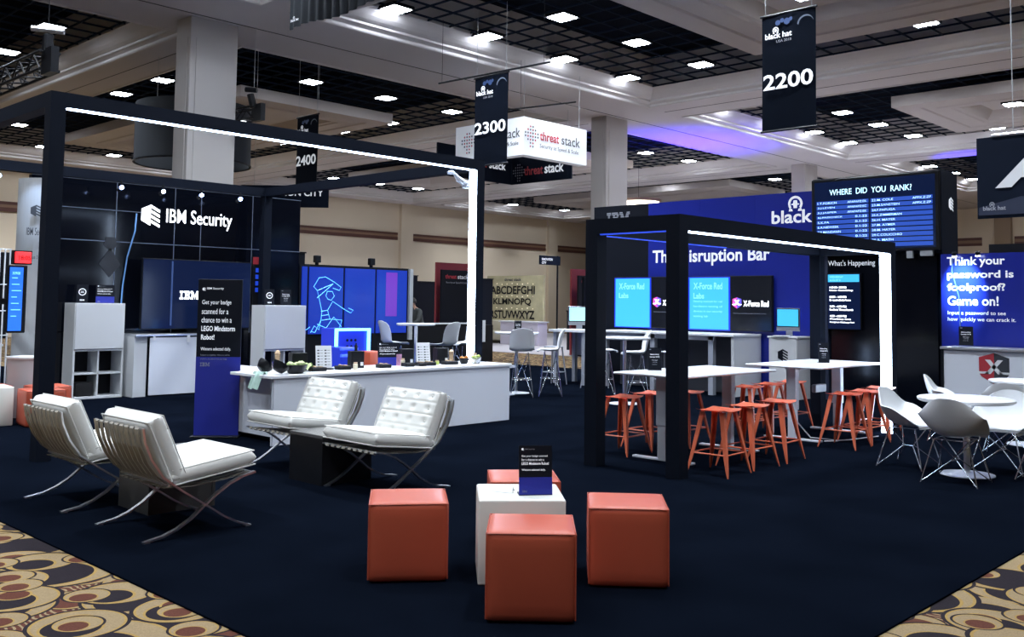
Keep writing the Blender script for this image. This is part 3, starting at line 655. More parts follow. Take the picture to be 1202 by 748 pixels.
# ------------------------------------------------------------------ white lounge chairs
def cushion(Wd, Ln, T, nu, nv, first=1):
    def e(t, p=16): return max(0.0, 1-abs(2*t-1)**p)**.5
    bt = [((i+.5)/nu, (j+.5)/nv) for i in range(nu) for j in range(nv)]
    def top(u, v):
        z = T*.5*e(u)*e(v)+.012*math.sin(PI*u)*math.sin(PI*v)
        for bu, bv in bt:
            d2 = ((u-bu)*Wd)**2+((v-bv)*Ln)**2; z -= .02*math.exp(-d2/.0008)*e(u)*e(v)
        z -= .008*sum(math.exp(-(((v-j/nv)*Ln)/.008)**2) for j in range(1, nv))*e(u)*e(v)
        return ((u-.5)*Wd, v*Ln, z)
    sp = lambda u: u if .06 < u < .94 else (.06*(1-math.cos(PI/2*u/.06)) if u <= .06 else 1-.06*(1-math.cos(PI/2*(1-u)/.06)))
    b = B().grid(lambda u, v: top(sp(u), sp(v)), 50, 46).grid(lambda u, v: ((sp(u)-.5)*Wd, sp(v)*Ln, -T*.5*e(sp(u), 14)*e(sp(v), 14)), 50, 46)
    bmesh.ops.remove_doubles(b.bm, verts=b.bm.verts, dist=.0002)
    buttons = B()
    for bu, bv in bt: buttons.lathe([(.010, .0), (.008, .005), (.002, .007)], ((bu-.5)*Wd, bv*Ln), 7); 
    for v in buttons.bm.verts: v.co.z += T*.5-.014
    pipe = B()
    for s in (1, -1): pipe.tube([((-.5)*Wd+.006, .01, s*T*.38), (.5*Wd-.006, .01, s*T*.38), (.5*Wd-.006, Ln-.01, s*T*.38), (-.5*Wd+.006, Ln-.01, s*T*.38), (-.5*Wd+.006, .01, s*T*.38)], .005, 5)
    return b, buttons, pipe
def lounge_chair(label, loc, rz):
    t = thing('lounge_chair', label, 'chair', loc, rz, 'white leather lounge chairs')
    c1 = [(-.045, .75), (-.03, .66), (.02, .54), (.11, .41), (.26, .30), (.42, .195), (.56, .10), (.66, .045), (.76, .008)]
    c2 = [(.80, .375), (.70, .355), (.60, .315), (.50, .255), (.42, .195), (.32, .115), (.22, .06), (.12, .025), (.0, .008)]
    for s in (-1, 1):
        y = s*.36
        f = obj('side_frame', B().strip([(x, y, z) for x, z in c1], .035, .013).strip([(x, y, z) for x, z in c2], .035, .013), chrome_m, t, True, local=True)
        obj('foot_pad', B().box(-.015, .03, y-.02, y+.02, 0, .012), chrome_m, f, local=True); obj('foot_pad', B().box(.73, .775, y-.02, y+.02, 0, .012), chrome_m, f, local=True)
    for x, z in ((-.042, .74), (.155, .355), (.785, .37)): obj('crossbar', B().tube([(x, -.36, z), (x, .36, z)], .009), chrome_m, t, local=True)
    for k in range(9):
        y = -.31+k*.0775
        obj('back_strap', B().strip([(-.05, y, .752), (-.062, y, .742), (-.058, y, .71), (-.035, y, .62), (.015, y, .51), (.08, y, .42), (.16, y, .36)], .05, .005), strap_m, t, local=True)
    for k in range(9):
        y = -.31+k*.0775
        obj('seat_strap', B().strip([(.13, y, .335), (.35, y, .325), (.6, y, .345), (.79, y, .375), (.80, y, .36), (.78, y, .35)], .045, .005), strap_m, t, local=True)
    cu, bu, pi = cushion(.74, .64, .13, 4, 5)
    a = math.radians(7)
    M = Matrix(((0, math.cos(a), -math.sin(a), .17), (-1, 0, 0, 0), (0, math.sin(a), math.cos(a), .40), (0, 0, 0, 1)))
    q = obj('seat_cushion', cu.xf(M), leather_m, t, True, local=True); stuff(obj('button', bu.xf(M), leather_m, q, True, local=True)); obj('piping', pi.xf(M), leather_m, q, local=True)
    cu, bu, pi = cushion(.74, .455, .14, 4, 4)
    d = Vector((-.20, 0, .455)).normalized(); n = Vector((d.z, 0, -d.x)); base = Vector((.225, 0, .395))
    M = Matrix(((0, d.x, n.x, base.x), (1, 0, 0, 0), (0, d.z, n.z, base.z), (0, 0, 0, 1)))
    q = obj('back_cushion', cu.xf(M), leather_m, t, True, local=True); stuff(obj('button', bu.xf(M), leather_m, q, True, local=True)); obj('piping', pi.xf(M), leather_m, q, local=True)
    return t
lc = lounge_chair('white tufted lounge chair seen from behind, the one nearer the camera', (2.98, 6.51, 0), 0)
dup(lc, (2.96, 7.80, 0), 0, 'white tufted lounge chair seen from behind, by the black post')
dup(lc, (5.76, 6.62, 0), PI, 'white tufted lounge chair facing us, right of the dark side table')
dup(lc, (5.86, 8.02, 0), PI, 'white tufted lounge chair facing us, between side table and food counter')
def side_table(label, loc, m_, tm):
    t = thing('side_table', label, 'table', loc, 0)
    obj('top', B().box(-.27, .27, -.25, .25, .40, .43, .003), tm, t, local=True)
    obj('side_panel', B().box(-.27, -.245, -.25, .25, 0, .40), m_, t, local=True); obj('side_panel', B().box(.245, .27, -.25, .25, 0, .40), m_, t, local=True)
    obj('front_panel', B().box(-.245, .245, -.245, -.225, 0, .40), m_, t, local=True)
    return t
side_table('dark wood cube side table between the facing lounge chairs', (5.24, 7.26, 0), wood_m, mat('smoked_table_top', (.10, .10, .10), .2))
side_table('grey cube side table between the chairs seen from behind', (3.64, 7.17, 0), mat('grey_laminate', (.05, .05, .05), .4), mat('grey_laminate_top', (.12, .12, .12), .3))

# ------------------------------------------------------------------ orange cube seats and white cube tables
def cube_ottoman(label, loc, rz, s=.46, h=.45, grp='orange vinyl cube seats'):
    t = thing('cube_ottoman', label, 'ottoman', loc, rz, grp)
    b = B(); bmesh.ops.create_grid(b.bm, x_segments=1, y_segments=1, size=.1); b.bm.clear()
    n = 10
    def side(fn): b.grid(fn, n, n)
    hs = s/2
    def pt(x, y, z):   # x,y,z in -1..1 ; slight pillow bulge, soft edges
        def soft(a): return math.copysign(1-(1-abs(a))**1.0, a)
        k = 1+.018*(1-x*x)*(1-z*z)+.012*(1-y*y)*(1-z*z)
        r = .03
        p = Vector((x*hs, y*hs, z*h/2)); c = Vector((max(-hs+r, min(hs-r, p.x)), max(-hs+r, min(hs-r, p.y)), max(-h/2+r, min(h/2-r, p.z))))
        d = p-c; p = c+d.normalized()*r if d.length > 1e-6 else p
        return (p.x*k, p.y*k, p.z+h/2+.004*(1-x*x)*(1-y*y)*(z > 0)+.002)
    def g(u): return 2*(.5-.5*math.cos(PI*u))*1-1
    for sgn in (-1, 1):
        side(lambda u, v: pt(g(u), g(v), sgn)); side(lambda u, v: pt(g(u), sgn, g(v))); side(lambda u, v: pt(sgn, g(u), g(v)))
    bmesh.ops.remove_doubles(b.bm, verts=b.bm.verts, dist=.0004)
    o = obj('cover', b, orange_m, t, False, local=True)
    for p in o.data.polygons: p.use_smooth = True
    sm_ = B(); z = h-.008; k = hs-.004
    sm_.tube([(-k, -k, z), (k, -k, z), (k, k, z), (-k, k, z), (-k, -k, z)], .0035, 5)
    for a, c in ((-k, -k), (k, -k), (k, k), (-k, k)): sm_.tube([(a, c, .02), (a, c, z)], .003, 5)
    obj('seam_piping', sm_, orange_m, t, local=True)
    return t
cs = cube_ottoman('orange cube seat directly in front of the white cube table', (3.80, 3.475, 0), math.radians(-47.3))
dup(cs, (3.79, 4.46, 0), math.radians(-39.5), 'orange cube seat left of the white cube table')
dup(cs, (4.65, 3.49, 0), math.radians(-49.8), 'orange cube seat right of the white cube table')
dup(cs, (4.80, 4.47, 0), math.radians(-42), 'orange cube seat half hidden behind the white cube table')
dup(cs, (4.74, 12.72, 0), math.radians(-6), 'orange cube seat against the left frame post')
dup(cs, (4.42, 13.64, 0), math.radians(-6), 'orange cube seat behind the white cube at the left edge')
dup(cs, (4.99, 13.20, 0), math.radians(-3), 'orange cube seat peeking out right of the left frame post')
def cube_table(label, loc, rz, s, h):
    t = thing('cube_table', label, 'table', loc, rz, 'white acrylic cube tables')
    obj('body', B().box(-s/2, s/2, -s/2, s/2, 0, h, .012, seg=3), acr_m, t, True, local=True)
    return t
cube_table('white cube table among four orange cube seats', (4.25, 3.985, 0), math.radians(-42.5), .50, .48)
cube_table('white cube table at the left edge beside orange cubes', (4.23, 13.12, 0), math.radians(-5), .50, .48)
lf = thing('folded_leaflet', 'small folded white leaflet beside the sign on the cube table', 'paper', (4.17, 4.03, .481), math.radians(-60))
obj('leaf', B().quad((-.09, 0, .001), (.05, -.03, .001), (.05, .01, .03), (-.09, .012, .004)), lettern_m, lf, local=True)
obj('leaf', B().quad((-.09, .02, .001), (.05, .05, .001), (.05, .01, .03), (-.09, .012, .004)), lettern_m, lf, local=True)

# ------------------------------------------------------------------ high tables and orange stools
def high_table(label, x0, x1, y0, y1):
    cx, cy = (x0+x1)/2, (y0+y1)/2; hx, hy = (x1-x0)/2, (y1-y0)/2
    t = thing('high_table', label, 'table', (cx, cy, 0), 0, 'white rectangular high tables')
    obj('tabletop', B().box(-hx, hx, -hy, hy, .875, .90, .012, seg=2), tabletop_m, t, local=True)
    obj('under_frame', B().box(-hx+.25, hx-.25, -.1, -.05, .84, .875).box(-hx+.25, hx-.25, .05, .1, .84, .875), white_m, t, local=True)
    for s in (-1, 1):
        x = s*(hx-.26)
        l = obj('leg', B().box(x-.035, x+.035, -.05, .05, .02, .42, .004).box(x-.045, x+.045, -.06, .06, .36, .86, .004), white_m, t, local=True)
        obj('foot_bar', B().box(x-.035, x+.035, -.37, .37, .0, .022, .004), white_m, l, local=True)
    return t
high_table('white high table under the near half of the low frame', 8.10, 9.90, 5.35, 6.27)
high_table('white high table at the far end of the low frame', 10.62, 12.36, 5.17, 6.17)
tag(obj('power_cable', B().tube([(10.93, 5.7, .42), (10.95, 5.64, .2), (11.0, 5.5, .03), (11.15, 5.35, .012), (11.1, 5.2, .012), (10.95, 5.3, .012), (11.3, 5.15, .012), (11.9, 5.05, .012)], .008, 5), white_m), 'thin white power cable on the carpet under the far high table', 'cable')
def stool(label, loc, rz):
    t = thing('bar_stool', label, 'stool', loc, rz, 'orange metal stools round the high tables')
    def seat(u, v):
        x, y = 2*u-1, 2*v-1
        cx = abs(x)**6*abs(y)**6; k = 1-.10*cx
        return (x*.185*k, y*.17*k, .612-.022*(1-abs(x)**2.5)+.008*abs(y)**3)
    b = B().grid(seat, 10, 10)
    r = bmesh.ops.solidify(b.bm, geom=b.bm.faces[:], thickness=.02)
    obj('seat', b, ometal_m, t, True, local=True)
    for sx in (-1, 1):
        for sy in (-1, 1):
            l = B(); rings = []
            for k, (f, w_) in enumerate(((0, .046), (.35, .042), (.7, .034), (.92, .02), (1, .010))):
                x = sx*(.135+.10*f); y = sy*(.125+.10*f); z = .592*(1-f)
                rings.append([l.bm.verts.new((x+a*w_*sx*-1, y+b_*w_*sy*-1, z)) for a, b_ in ((0, 0), (1, 0), (1, .35), (.35, .35), (.35, 1), (0, 1))])
            for p, q in zip(rings, rings[1:]):
                for k in range(6): l.bm.faces.new((p[k], p[(k+1) % 6], q[(k+1) % 6], q[k]))
            l.bm.faces.new(rings[0]); l.bm.faces.new(rings[-1])
            obj('leg', l, ometal_m, t, local=True)
    z = .20; a = .135+.10*(1-z/.592)-.01; c = .125+.10*(1-z/.592)-.01
    for p, q in (((-a, -c), (a, -c)), ((a, -c), (a, c)), ((a, c), (-a, c)), ((-a, c), (-a, -c))):
        obj('foot_rail', B().tube([(*p, z), (*q, z)], .0085, 6), ometal_m, t, local=True)
    return t
st = stool('orange stool at the near left corner of the near high table', (8.15, 5.02, 0), .05)
for lb, x, y, r in (('orange stool on the near side of the near high table, middle', 8.74, 5.05, -.05), ('orange stool on the near side of the near high table, right end', 9.36, 5.07, .08),
                    ('orange stool between the two left frame posts', 8.48, 6.42, .03), ('orange stool partly behind the leg of the near high table', 9.05, 6.48, -.04), ('orange stool just right of the front frame post, far side', 9.50, 6.30, 0),
                    ('orange stool behind the near table, first of the far row by the far table', 10.75, 6.22, .05), ('orange stool in the far row, left of the far table leg', 11.35, 6.26, -.06), ('orange stool in the far row, right behind the far table leg', 11.92, 6.25, .02),
                    ('orange stool on the near side of the far table, left end', 10.80, 4.98, .04), ('orange stool on the near side of the far table, middle', 11.34, 4.99, -.05), ('orange stool on the near side of the far table, beside the glowing post', 11.95, 5.06, .06)):
    dup(st, (x, y, 0), r, lb)
tag(obj('cable_tray', B().box(11.55, 11.85, 5.70, 5.76, .52, .62, .01), grey_m), 'crinkled silver cable tray hanging under the far high table', 'cable tray')

# ------------------------------------------------------------------ moulded shell chairs
def spl(rows, n):
    out = []
    for i in range(n+1):
        f = i/n*(len(rows)-1); k = min(int(f), len(rows)-2); u = f-k
        P = [rows[max(0, min(len(rows)-1, k+d))] for d in (-1, 0, 1, 2)]
        out.append([.5*((2*P[1][c])+(-P[0][c]+P[2][c])*u+(2*P[0][c]-5*P[1][c]+4*P[2][c]-P[3][c])*u*u+(-P[0][c]+3*P[1][c]-3*P[2][c]+P[3][c])*u**3) for c in range(len(rows[0]))])
    return out
ARM = [(.25, .405, .215, .0, -.05), (.235, .425, .235, .01, -.04), (.16, .42, .255, .04, .0), (.06, .41, .275, .12, .0), (-.05, .41, .288, .185, .0), (-.14, .435, .292, .175, .02), (-.20, .50, .29, .115, .05), (-.24, .585, .28, .04, .075), (-.265, .67, .258, -.025, .085), (-.28, .74, .222, -.06, .08), (-.288, .785, .175, -.055, .06)]
SIDE = [(.25, .41, .17, .0, -.04), (.23, .435, .20, .0, -.03), (.15, .43, .225, .02, .0), (.03, .415, .23, .035, .0), (-.08, .415, .22, .04, .0), (-.15, .45, .215, .03, .02), (-.185, .54, .215, .0, .05), (-.21, .63, .215, .0, .06), (-.235, .72, .205, -.005, .06), (-.25, .78, .19, -.02, .05), (-.258, .82, .165, -.045, .04)]
def shell_bm(rows):
    R_ = spl(rows, 26)
    def f(u, v):
        x, z, hw, ra, fo = R_[round(v*26)]; s = 2*u-1; a = abs(s)
        return (x+fo*a**2.2, s*hw, z+ra*a**2.6)
    b = B().grid(f, 20, 26); return b
def shell_chair(name, label, loc, rz, rows, base='wire', lift=0, grp=None):
    t = thing(name, label, 'chair', loc, rz, grp)
    b = shell_bm(rows); b.xf(Matrix.Translation((0, 0, lift)))
    bmesh.ops.recalc_face_normals(b.bm, faces=b.bm.faces)
    me_in = b
    bmesh.ops.solidify(me_in.bm, geom=me_in.bm.faces[:], thickness=.009)
    obj('shell', me_in, shell_m, t, True, local=True)
    zt = .395+lift
    if base == 'wire':
        for sx in (-1, 1):
            for sy in (-1, 1):
                obj('leg', B().tube([(sx*.13, sy*.15, zt), (sx*(.23), sy*.245, 0)], .0065, 6).tube([(sx*.05, sy*.02, zt*.52), (sx*.23, sy*.245, 0.004)], .005, 5), wire_m, t, local=True)
        w_ = B()
        for sx in (-1, 1):
            for sy in (-1, 1): w_.tube([(sx*.13, sy*.15, zt), (sx*.05, -sy*.02, zt*.52)], .005, 5)
            w_.tube([(sx*.05, -.02, zt*.52), (sx*.05, .02, zt*.52)], .005, 5)
        w_.tube([(.05, 0, zt*.52), (-.05, 0, zt*.52)], .005, 5)
        for s in (-1, 1): w_.tube([(-.13, s*.15, zt), (.13, s*.15, zt)], .005, 5).tube([(s*.13, -.15, zt), (s*.13, .15, zt)], .005, 5)
        obj('wire_brace', w_, wire_m, t, local=True)
    else:
        for sx in (-1, 1):
            for sy in (-1, 1):
                obj('leg', B().tube([(sx*.10, sy*.11, zt), (sx*.20, sy*.20, 0)], .0075, 6).tube([(sx*.04, sy*.04, zt*.55), (sx*.20, sy*.20, .005)], .005, 5), wire_m, t, local=True)
        w_ = B()
        for sx in (-1, 1):
            for sy in (-1, 1): w_.tube([(sx*.10, sy*.11, zt), (sx*.04, -sy*.04, zt*.55), (-sx*.1, -sy*.11, zt*.8)], .005, 5)
        z = .30; a = .10+.10*(1-z/zt)
        w_.tube([(-a, -a, z), (a, -a, z), (a, a, z), (-a, a, z), (-a, -a, z)], .008, 6)
        obj('wire_brace', w_, wire_m, t, local=True)
    return t
g1 = 'white shell armchairs at the low round tables'
sc = shell_chair('shell_armchair', 'white shell armchair with its back to us at the low round table', (9.40, 3.26, 0), .05, ARM, grp=g1)
dup(sc, (9.98, 3.92, 0), math.radians(-92), 'white shell armchair partly behind the glowing post')
dup(sc, (10.42, 3.16, 0), PI, 'white shell armchair facing us behind the low round table')
dup(sc, (10.12, 2.62, 0), math.radians(70), 'white shell armchair cut by the right edge of the picture, nearer one')
dup(sc, (12.35, 4.35, 0), math.radians(-75), 'white shell armchair side-on in front of the counter with red shield')
dup(sc, (11.9, 3.52, 0), math.radians(5), 'white shell armchair with its back to us at the second round table')
def round_table(name, label, loc, r, h, br=.24):
    t = thing(name, label, 'table', loc, 0)
    obj('tabletop', B().lathe([(r*.95, h-.04), (r, h-.026), (r, h-.006), (r*.98, h)], n=40), tabletop_m, t, True, local=True)
    obj('column', B().lathe([(.03, .02), (.03, h-.03)], n=14), chrome_m, t, True, local=True)
    obj('base', B().lathe([(br, 0), (br, .008), (br*.3, .022), (.035, .03)], n=32), white_m, t, True, local=True)
    return t
round_table('low_round_table', 'low round white table with the chrome stem, between shell armchairs', (9.90, 3.33, 0), .44, .74, .25)
round_table('low_round_table', 'low round white table cut by the right edge of the picture', (12.65, 3.55, 0), .42, .76)
round_table('tall_round_table', 'tall round white table with a small black sign', (12.62, 11.95, 0), .40, 1.09)
round_table('tall_round_table', 'tall round white table between the left frame posts', (12.66, 9.56, 0), .42, 1.08, .26)
round_table('tall_round_table', 'tall round white table in front of the blue video wall', (11.03, 12.87, 0), .34, 1.235)
g2 = 'white bar-height shell chairs'
tc_ = shell_chair('bar_height_chair', 'white bar-height shell chair with its back to us in the middle', (12.20, 11.42, 0), .75, SIDE, 'tall', .36, g2)
dup(tc_, (12.74, 11.24, 0), math.radians(134), 'white bar-height shell chair side-on right of the middle one')
dup(tc_, (13.3, 9.80, 0), math.radians(134), 'white bar-height shell chair side-on between the left frame posts')
dup(tc_, (13.45, 10.62, 0), math.radians(-46), 'white bar-height shell chair mostly behind the left rear frame post')
tc2 = shell_chair('bar_height_chair', 'white bar-height shell chair left of the table by the video wall', (10.63, 13.0, 0), math.radians(-14), SIDE, 'tall', .46, g2);
dup(tc2, (10.98, 12.08, 0), math.radians(102), 'white bar-height shell chair right of the table by the video wall')
dup(tc2, (11.62, 12.25, 0), math.radians(165), 'white bar-height shell chair half hidden behind the glowing post')
tag(obj('white_panel_stand', B().box(14.5, 15.0, 15.15, 15.19, .75, 1.22, .004).tube([(14.6, 15.2, 0), (14.6, 15.2, 1.27)], .012).tube([(14.9, 15.2, 0), (14.9, 15.2, 1.27)], .012), whitew_m), 'white panel on two thin poles behind the bar-height chairs', 'panel stand')

# ------------------------------------------------------------------ blue video wall and glowing stand
t = thing('video_wall', 'blue video wall of upright screens showing a glowing figure outline', 'video wall', (10.7, WY, 0))
ex = [10.68, 10.85, 11.71, 12.52, 13.38]
for a, b_ in zip(ex, ex[1:]): obj('screen', B().box(a+.028, b_-.028, WY-.05, WY, .95, 2.27, .002), scrb_m, t)
obj('frame', B().box(10.66, 13.42, WY-.02, WY+.1, .0, 2.32), black_m, t)
obj('edge_panel', B().box(13.41, 13.50, WY-.08, WY+.1, .8, 2.31), grey_m, t)
obj('painted_reflection', B().box(12.78, 13.08, WY-.053, WY-.05, 1.3, 2.22), mat('violet_screen_patch', (.1, .03, .3), .2, emis=(.11, .03, .30), es=.8), t)  # violet reflection on the screen, painted as a glowing patch
ln = B()
def pl(pts, r=.006): ln.tube([(10.9+x*.85, WY-.06, .98+z*1.1) for x, z in pts], r, 4)
pl([(.02, .0), (.12, .12), (.25, .05), (.30, .22), (.14, .0), (.05, .02)]); pl([(.30, .22), (.32, .38), (.24, .60), (.18, .75), (.62, .88), (.42, .76), (.18, .62)]); pl([(.30, .38), (.48, .40), (.62, .56), (.95, .42)])
pl([(.48, .40), (.55, .24), (.90, .22), (.78, .0), (.70, .02)]); pl([(.18, .75), (.08, .82), (.22, .98), (.40, 1.0), (.68, .90), (.85, .82), (.80, .76), (.62, .80)]); pl([(.46, .74), (.60, .74), (.66, .66), (.58, .58), (.48, .60), (.42, .66), (.46, .74)])
pl([(.32, .22), (.55, .24)]); pl([(.31, .30), (.50, .32)]); pl([(.95, .42), (1.15, .35), (1.22, .40), (1.08, .44)]); pl([(.2, .15), (.45, .08), (.66, .28), (.88, .10)]); pl([(-.25, .12), (-.1, .05), (0, .1)])
obj('figure_outline', ln, line_m, t)
for x in (11.0, 12.35): obj('clamp_light', B().box(x, x+.13, WY-.06, WY+.04, 2.36, 2.50, .01).box(x+.05, x+.11, WY, WY+.04, 2.3, 2.38), black_m, t)
t = thing('glowing_stand', 'blue glowing display stand behind the food counter', 'display stand', (9.2, 12.6, 0))
obj('body', B().box(9.10, 9.72, 12.55, 12.95, 0, 1.17, .01), mat('blue_lit_panel', (.02, .03, .3), .3, emis=(.01, .03, .6), es=.6), t)
obj('light_edge', B().box(9.07, 9.75, 12.50, 12.54, 1.13, 1.17).box(9.07, 9.11, 12.50, 12.54, .3, 1.13).box(9.71, 9.75, 12.50, 12.54, .3, 1.13), ledc_m, t)
obj('light_bar', B().box(8.78, 9.10, 11.96, 12.0, .86, .89).box(8.76, 9.12, 11.92, 11.96, .76, .80), ledb_m, t)
obj('lower_ledge', B().box(8.80, 9.09, 12.0, 12.4, 0, .90, .01), mat('blue_lit_ledge', (.02, .03, .3), .3, emis=(.01, .04, .7), es=.5), t)
hd = B()
for i in range(3):
    for j in range(2): hd.lathe([(.022, 0), (.022, .004)], (i*.08, j*.1), 10)
stuff(obj('ports', hd.xf(frame('-y', (9.32, 12.545, .88))), black_m, t))

# ------------------------------------------------------------------ left edge: kiosk, reception cabinet, wire rack
t = thing('curved_kiosk', 'tall curved grey kiosk with shield emblem and blue lettering light', 'kiosk', (5.3, 14.4, 0))
b = B(); pr_ = []
for k in range(15):
    a_ = math.radians(180+80*k/14); pr_.append((5.52+.52*math.cos(a_), 14.62+.50*math.sin(a_)))
for (x0_, y0_), (x1_, y1_) in zip(pr_, pr_[1:]): b.quad((x0_, y0_, 0), (x1_, y1_, 0), (x1_, y1_, 3.3), (x0_, y0_, 3.3))
b.poly([(x, y) for x, y in pr_]+[(5.45, 14.62)], 'z', 3.3)
obj('curved_panel', b, grey_m, t, True)
art(SHIELD, (5.05, 14.25, 2.74), .15, charc_m, t, -.62); text('IBM Security', (5.01, 14.26, 2.44), .30, .14, charc_m, t, -.55, False); text('Nexus 3227', (5.02, 14.25, 2.14), .22, .05, charc_m, t, -.55, False)
lamp('kiosk_spot', 'SPOT', (4.9, 13.75, 3.6), (5.0, 14.15, 2.9), 45, (.5, .68, 1), spot_size=1.0, spot_blend=.6, shadow_soft_size=.03)
t = thing('kiosk_screen', 'narrow bright blue screen standing before the grey kiosk', 'screen', (4.80, 13.75, 0))
obj('casing', B().box(4.63, 4.86, 13.72, 13.80, 1.12, 2.03, .01), black_m, t); obj('bracket', B().box(4.78, 4.84, 13.80, 14.7, 1.5, 1.58), black_m, t)
obj('screen', B().box(4.635, 4.80, 13.70, 13.72, 1.15, 2.0), mat('bright_blue_screen', (.02, .1, .4), .3, emis=(.02, .15, .85), es=.9), t)
for k in range(7): obj('text_row', B().box(4.66, 4.66+.07+.05*(k % 3)/2, 13.695, 13.70, 1.85-k*.085, 1.862-k*.085), cyan2_m, t)
text('30900', (4.66, 13.694, 1.90), .10, .04, cyan2_m, t, '-y'); 
t = thing('red_clock', 'small red digital display above the narrow blue screen', 'clock', (4.9, 13.8, 2.1)); obj('face', B().box(4.71, 4.90, 13.72, 13.78, 2.06, 2.21, .004), redl_m, t); obj('casing', B().box(4.69, 4.93, 13.78, 13.86, 2.04, 2.23), black_m, t); text('18:05', (4.74, 13.715, 2.10), .15, .06, mat('dark_red', (.25, 0, 0), .5), t, '-y')
t = thing('reception_cabinet', 'pale grey curved cabinet below the narrow blue screen', 'cabinet', (4.6, 13.9, 0))
obj('body', B().box(4.3, 4.60, 14.0, 14.6, 0, .92, .01), whitew_m, t); obj('curved_front', B().lathe([(.28, 0), (.28, .78)], (4.97, 13.80), 32), grey_m, t, True); obj('top', B().lathe([(.30, .78), (.30, .80)], (4.97, 13.80), 32), whitew_m, t); obj('upper_shelf', B().box(4.3, 4.72, 14.1, 14.65, .93, .96), whitew_m, t)
t = thing('wire_rack', 'white wire rack with dark things behind, at the left edge', 'rack', (4.9, 14.9, 0))
for k in range(4): obj('upright', B().tube([(4.82+k*.07, 14.9, 0), (4.82+k*.07, 14.9, 2.30)], .011), lettern_m, t)
for z in (1.05, 1.40, 1.78, 2.29): obj('rail', B().tube([(4.5, 14.9, z), (5.05, 14.9, z)], .009), lettern_m, t)
obj('dark_backing', B().box(4.4, 5.08, 15.0, 15.1, 1.0, 2.25, .01), black_m, t)

# ------------------------------------------------------------------ blue bar wall
WX = 16.05
t = thing('bar_wall', 'large blue and black exhibition wall reading The Disruption Bar', 'display wall', (WX, 10, 0))
wy = [7.90, 9.1, 10.3, 11.53]
for a, b_ in zip(wy, wy[1:]): obj('blue_panel', B().box(WX, WX+.1, a+.001, b_-.001, 0, 3.68), blue_m, t)
obj('black_panel', B().box(WX, WX+.1, 11.532, 12.95, 0, 3.68), blackp_m, t)
text('The Disruption Bar', (WX-.006, 11.42, 2.38), 2.62, .33, letter_m, t, '-x')
hat_logo((WX-.006, 8.76, 3.12), .80, t, '-x', None, False, 'black', .34)
art(IBM, (WX-.006, 12.6, 3.30), .60, greyl_m, t, '-x')
# televisions on the bar wall
def xtv(label, p, wd, ht, rows):
    t, R = tv('television', label, '-x', p, wd, ht, scrk_m, .07); R3 = R.to_3x3(); P = lambda x, y, z=.004: R.translation+R3 @ Vector((x, y, z))
    obj('bright_slide', B().box(.03, wd*.5, .0, ht-.02, .002, .005).xf(R), cyan_m, t)
    obj('slide_border', B().box(0, wd*.52, -.02, ht, .0005, .0035).xf(R), mat('blue_border', (.01, .02, .3), .3, emis=(.01, .04, .8), es=.8), t)
    text('X-Force Red', P(.12, ht-.24, .008), wd*.36, .13, cyan2_m, t, '-x'); text('Labs', P(.12, ht-.42, .008), .24, .11, cyan2_m, t, '-x')
    if rows:
        for k in range(4): text(('Develop methods for real', 'hardware testing of', 'devices in our security', 'testing lab')[k], P(.12, ht*.50-k*.095, .008), wd*(.36 if k != 3 else .18), .05, cyan2_m, t, '-x', False)
    q = P(wd*.55, ht*.40, .008)
    art(XLEFT, q, .19, mat('magenta_glow', (.5, .05, .3), .4, emis=(.8, .08, .45), es=.9), t, '-x'); art(XRIGHT, q, .19, mat('violet_glow', (.1, .05, .5), .4, emis=(.12, .1, .7), es=.9), t, '-x'); art(XX, q+R3 @ Vector((0, 0, .003)), .19, glow_m, t, '-x')
    text('X-Force Red', P(wd*.68, ht*.44, .008), wd*.29, .11, glow_m, t, '-x'); text('Hacking anything to secure everything', P(wd*.56, ht*.30, .008), wd*.38, .022, greyl_m, t, '-x', False)
    return t
xtv('wall television half hidden by the front frame post, cyan slide on its left half', (WX-.10, 12.31, 1.16), 1.78, 1.0, False)
xtv('wall television with the full X-Force Red slide, right of the front frame post', (WX-.10, 10.50, 1.16), 1.78, 1.0, True)
# bar
t = thing('long_bar', 'long white bar counter under the wall televisions', 'counter', (15.5, 11, 0))
obj('top', B().box(15.02, 16.0, 8.95, 12.05, 1.06, 1.10, .004), tabletop_m, t)
obj('end_panel', B().box(15.05, 16.0, 8.96, 9.02, 0, 1.06, .003), whitew_m, t); obj('inner_panel', B().box(15.75, 15.79, 9.03, 12.0, 0, 1.06), mat('grey_bar_panel', (.10, .11, .13), .5), t)
for y in (9.42, 10.7, 11.85): obj('leg', B().box(15.1, 15.2, y, y+.1, 0, 1.06), steel_m, t)
obj('rail', B().box(15.1, 15.14, 9.4, 11.9, .98, 1.06), steel_m, t)
def metal_stool(label, loc, rz):
    t = thing('metal_stool', label, 'stool', loc, rz, 'grey metal stools at the long bar')
    obj('seat', B().box(-.15, .15, -.15, .15, .74, .76, .01), steel_m, t, local=True)
    for sx in (-1, 1):
        for sy in (-1, 1): obj('leg', B().tube([(sx*.12, sy*.12, .74), (sx*.19, sy*.19, 0)], [.018, .010], 6), steel_m, t, local=True)
    obj('foot_rail', B().tube([(-.17, -.17, .25), (.17, -.17, .25), (.17, .17, .25), (-.17, .17, .25), (-.17, -.17, .25)], .008, 5), steel_m, t, local=True)
    return t
ms = metal_stool('grey metal stool under the bar right of the front frame post', (14.85, 10.25, 0), 0)
dup(ms, (14.55, 11.7, 0), 0, 'grey metal stool under the bar between the left frame posts'); dup(ms, (14.55, 12.75, 0), 0.1, 'grey metal stool under the desk with the computer')
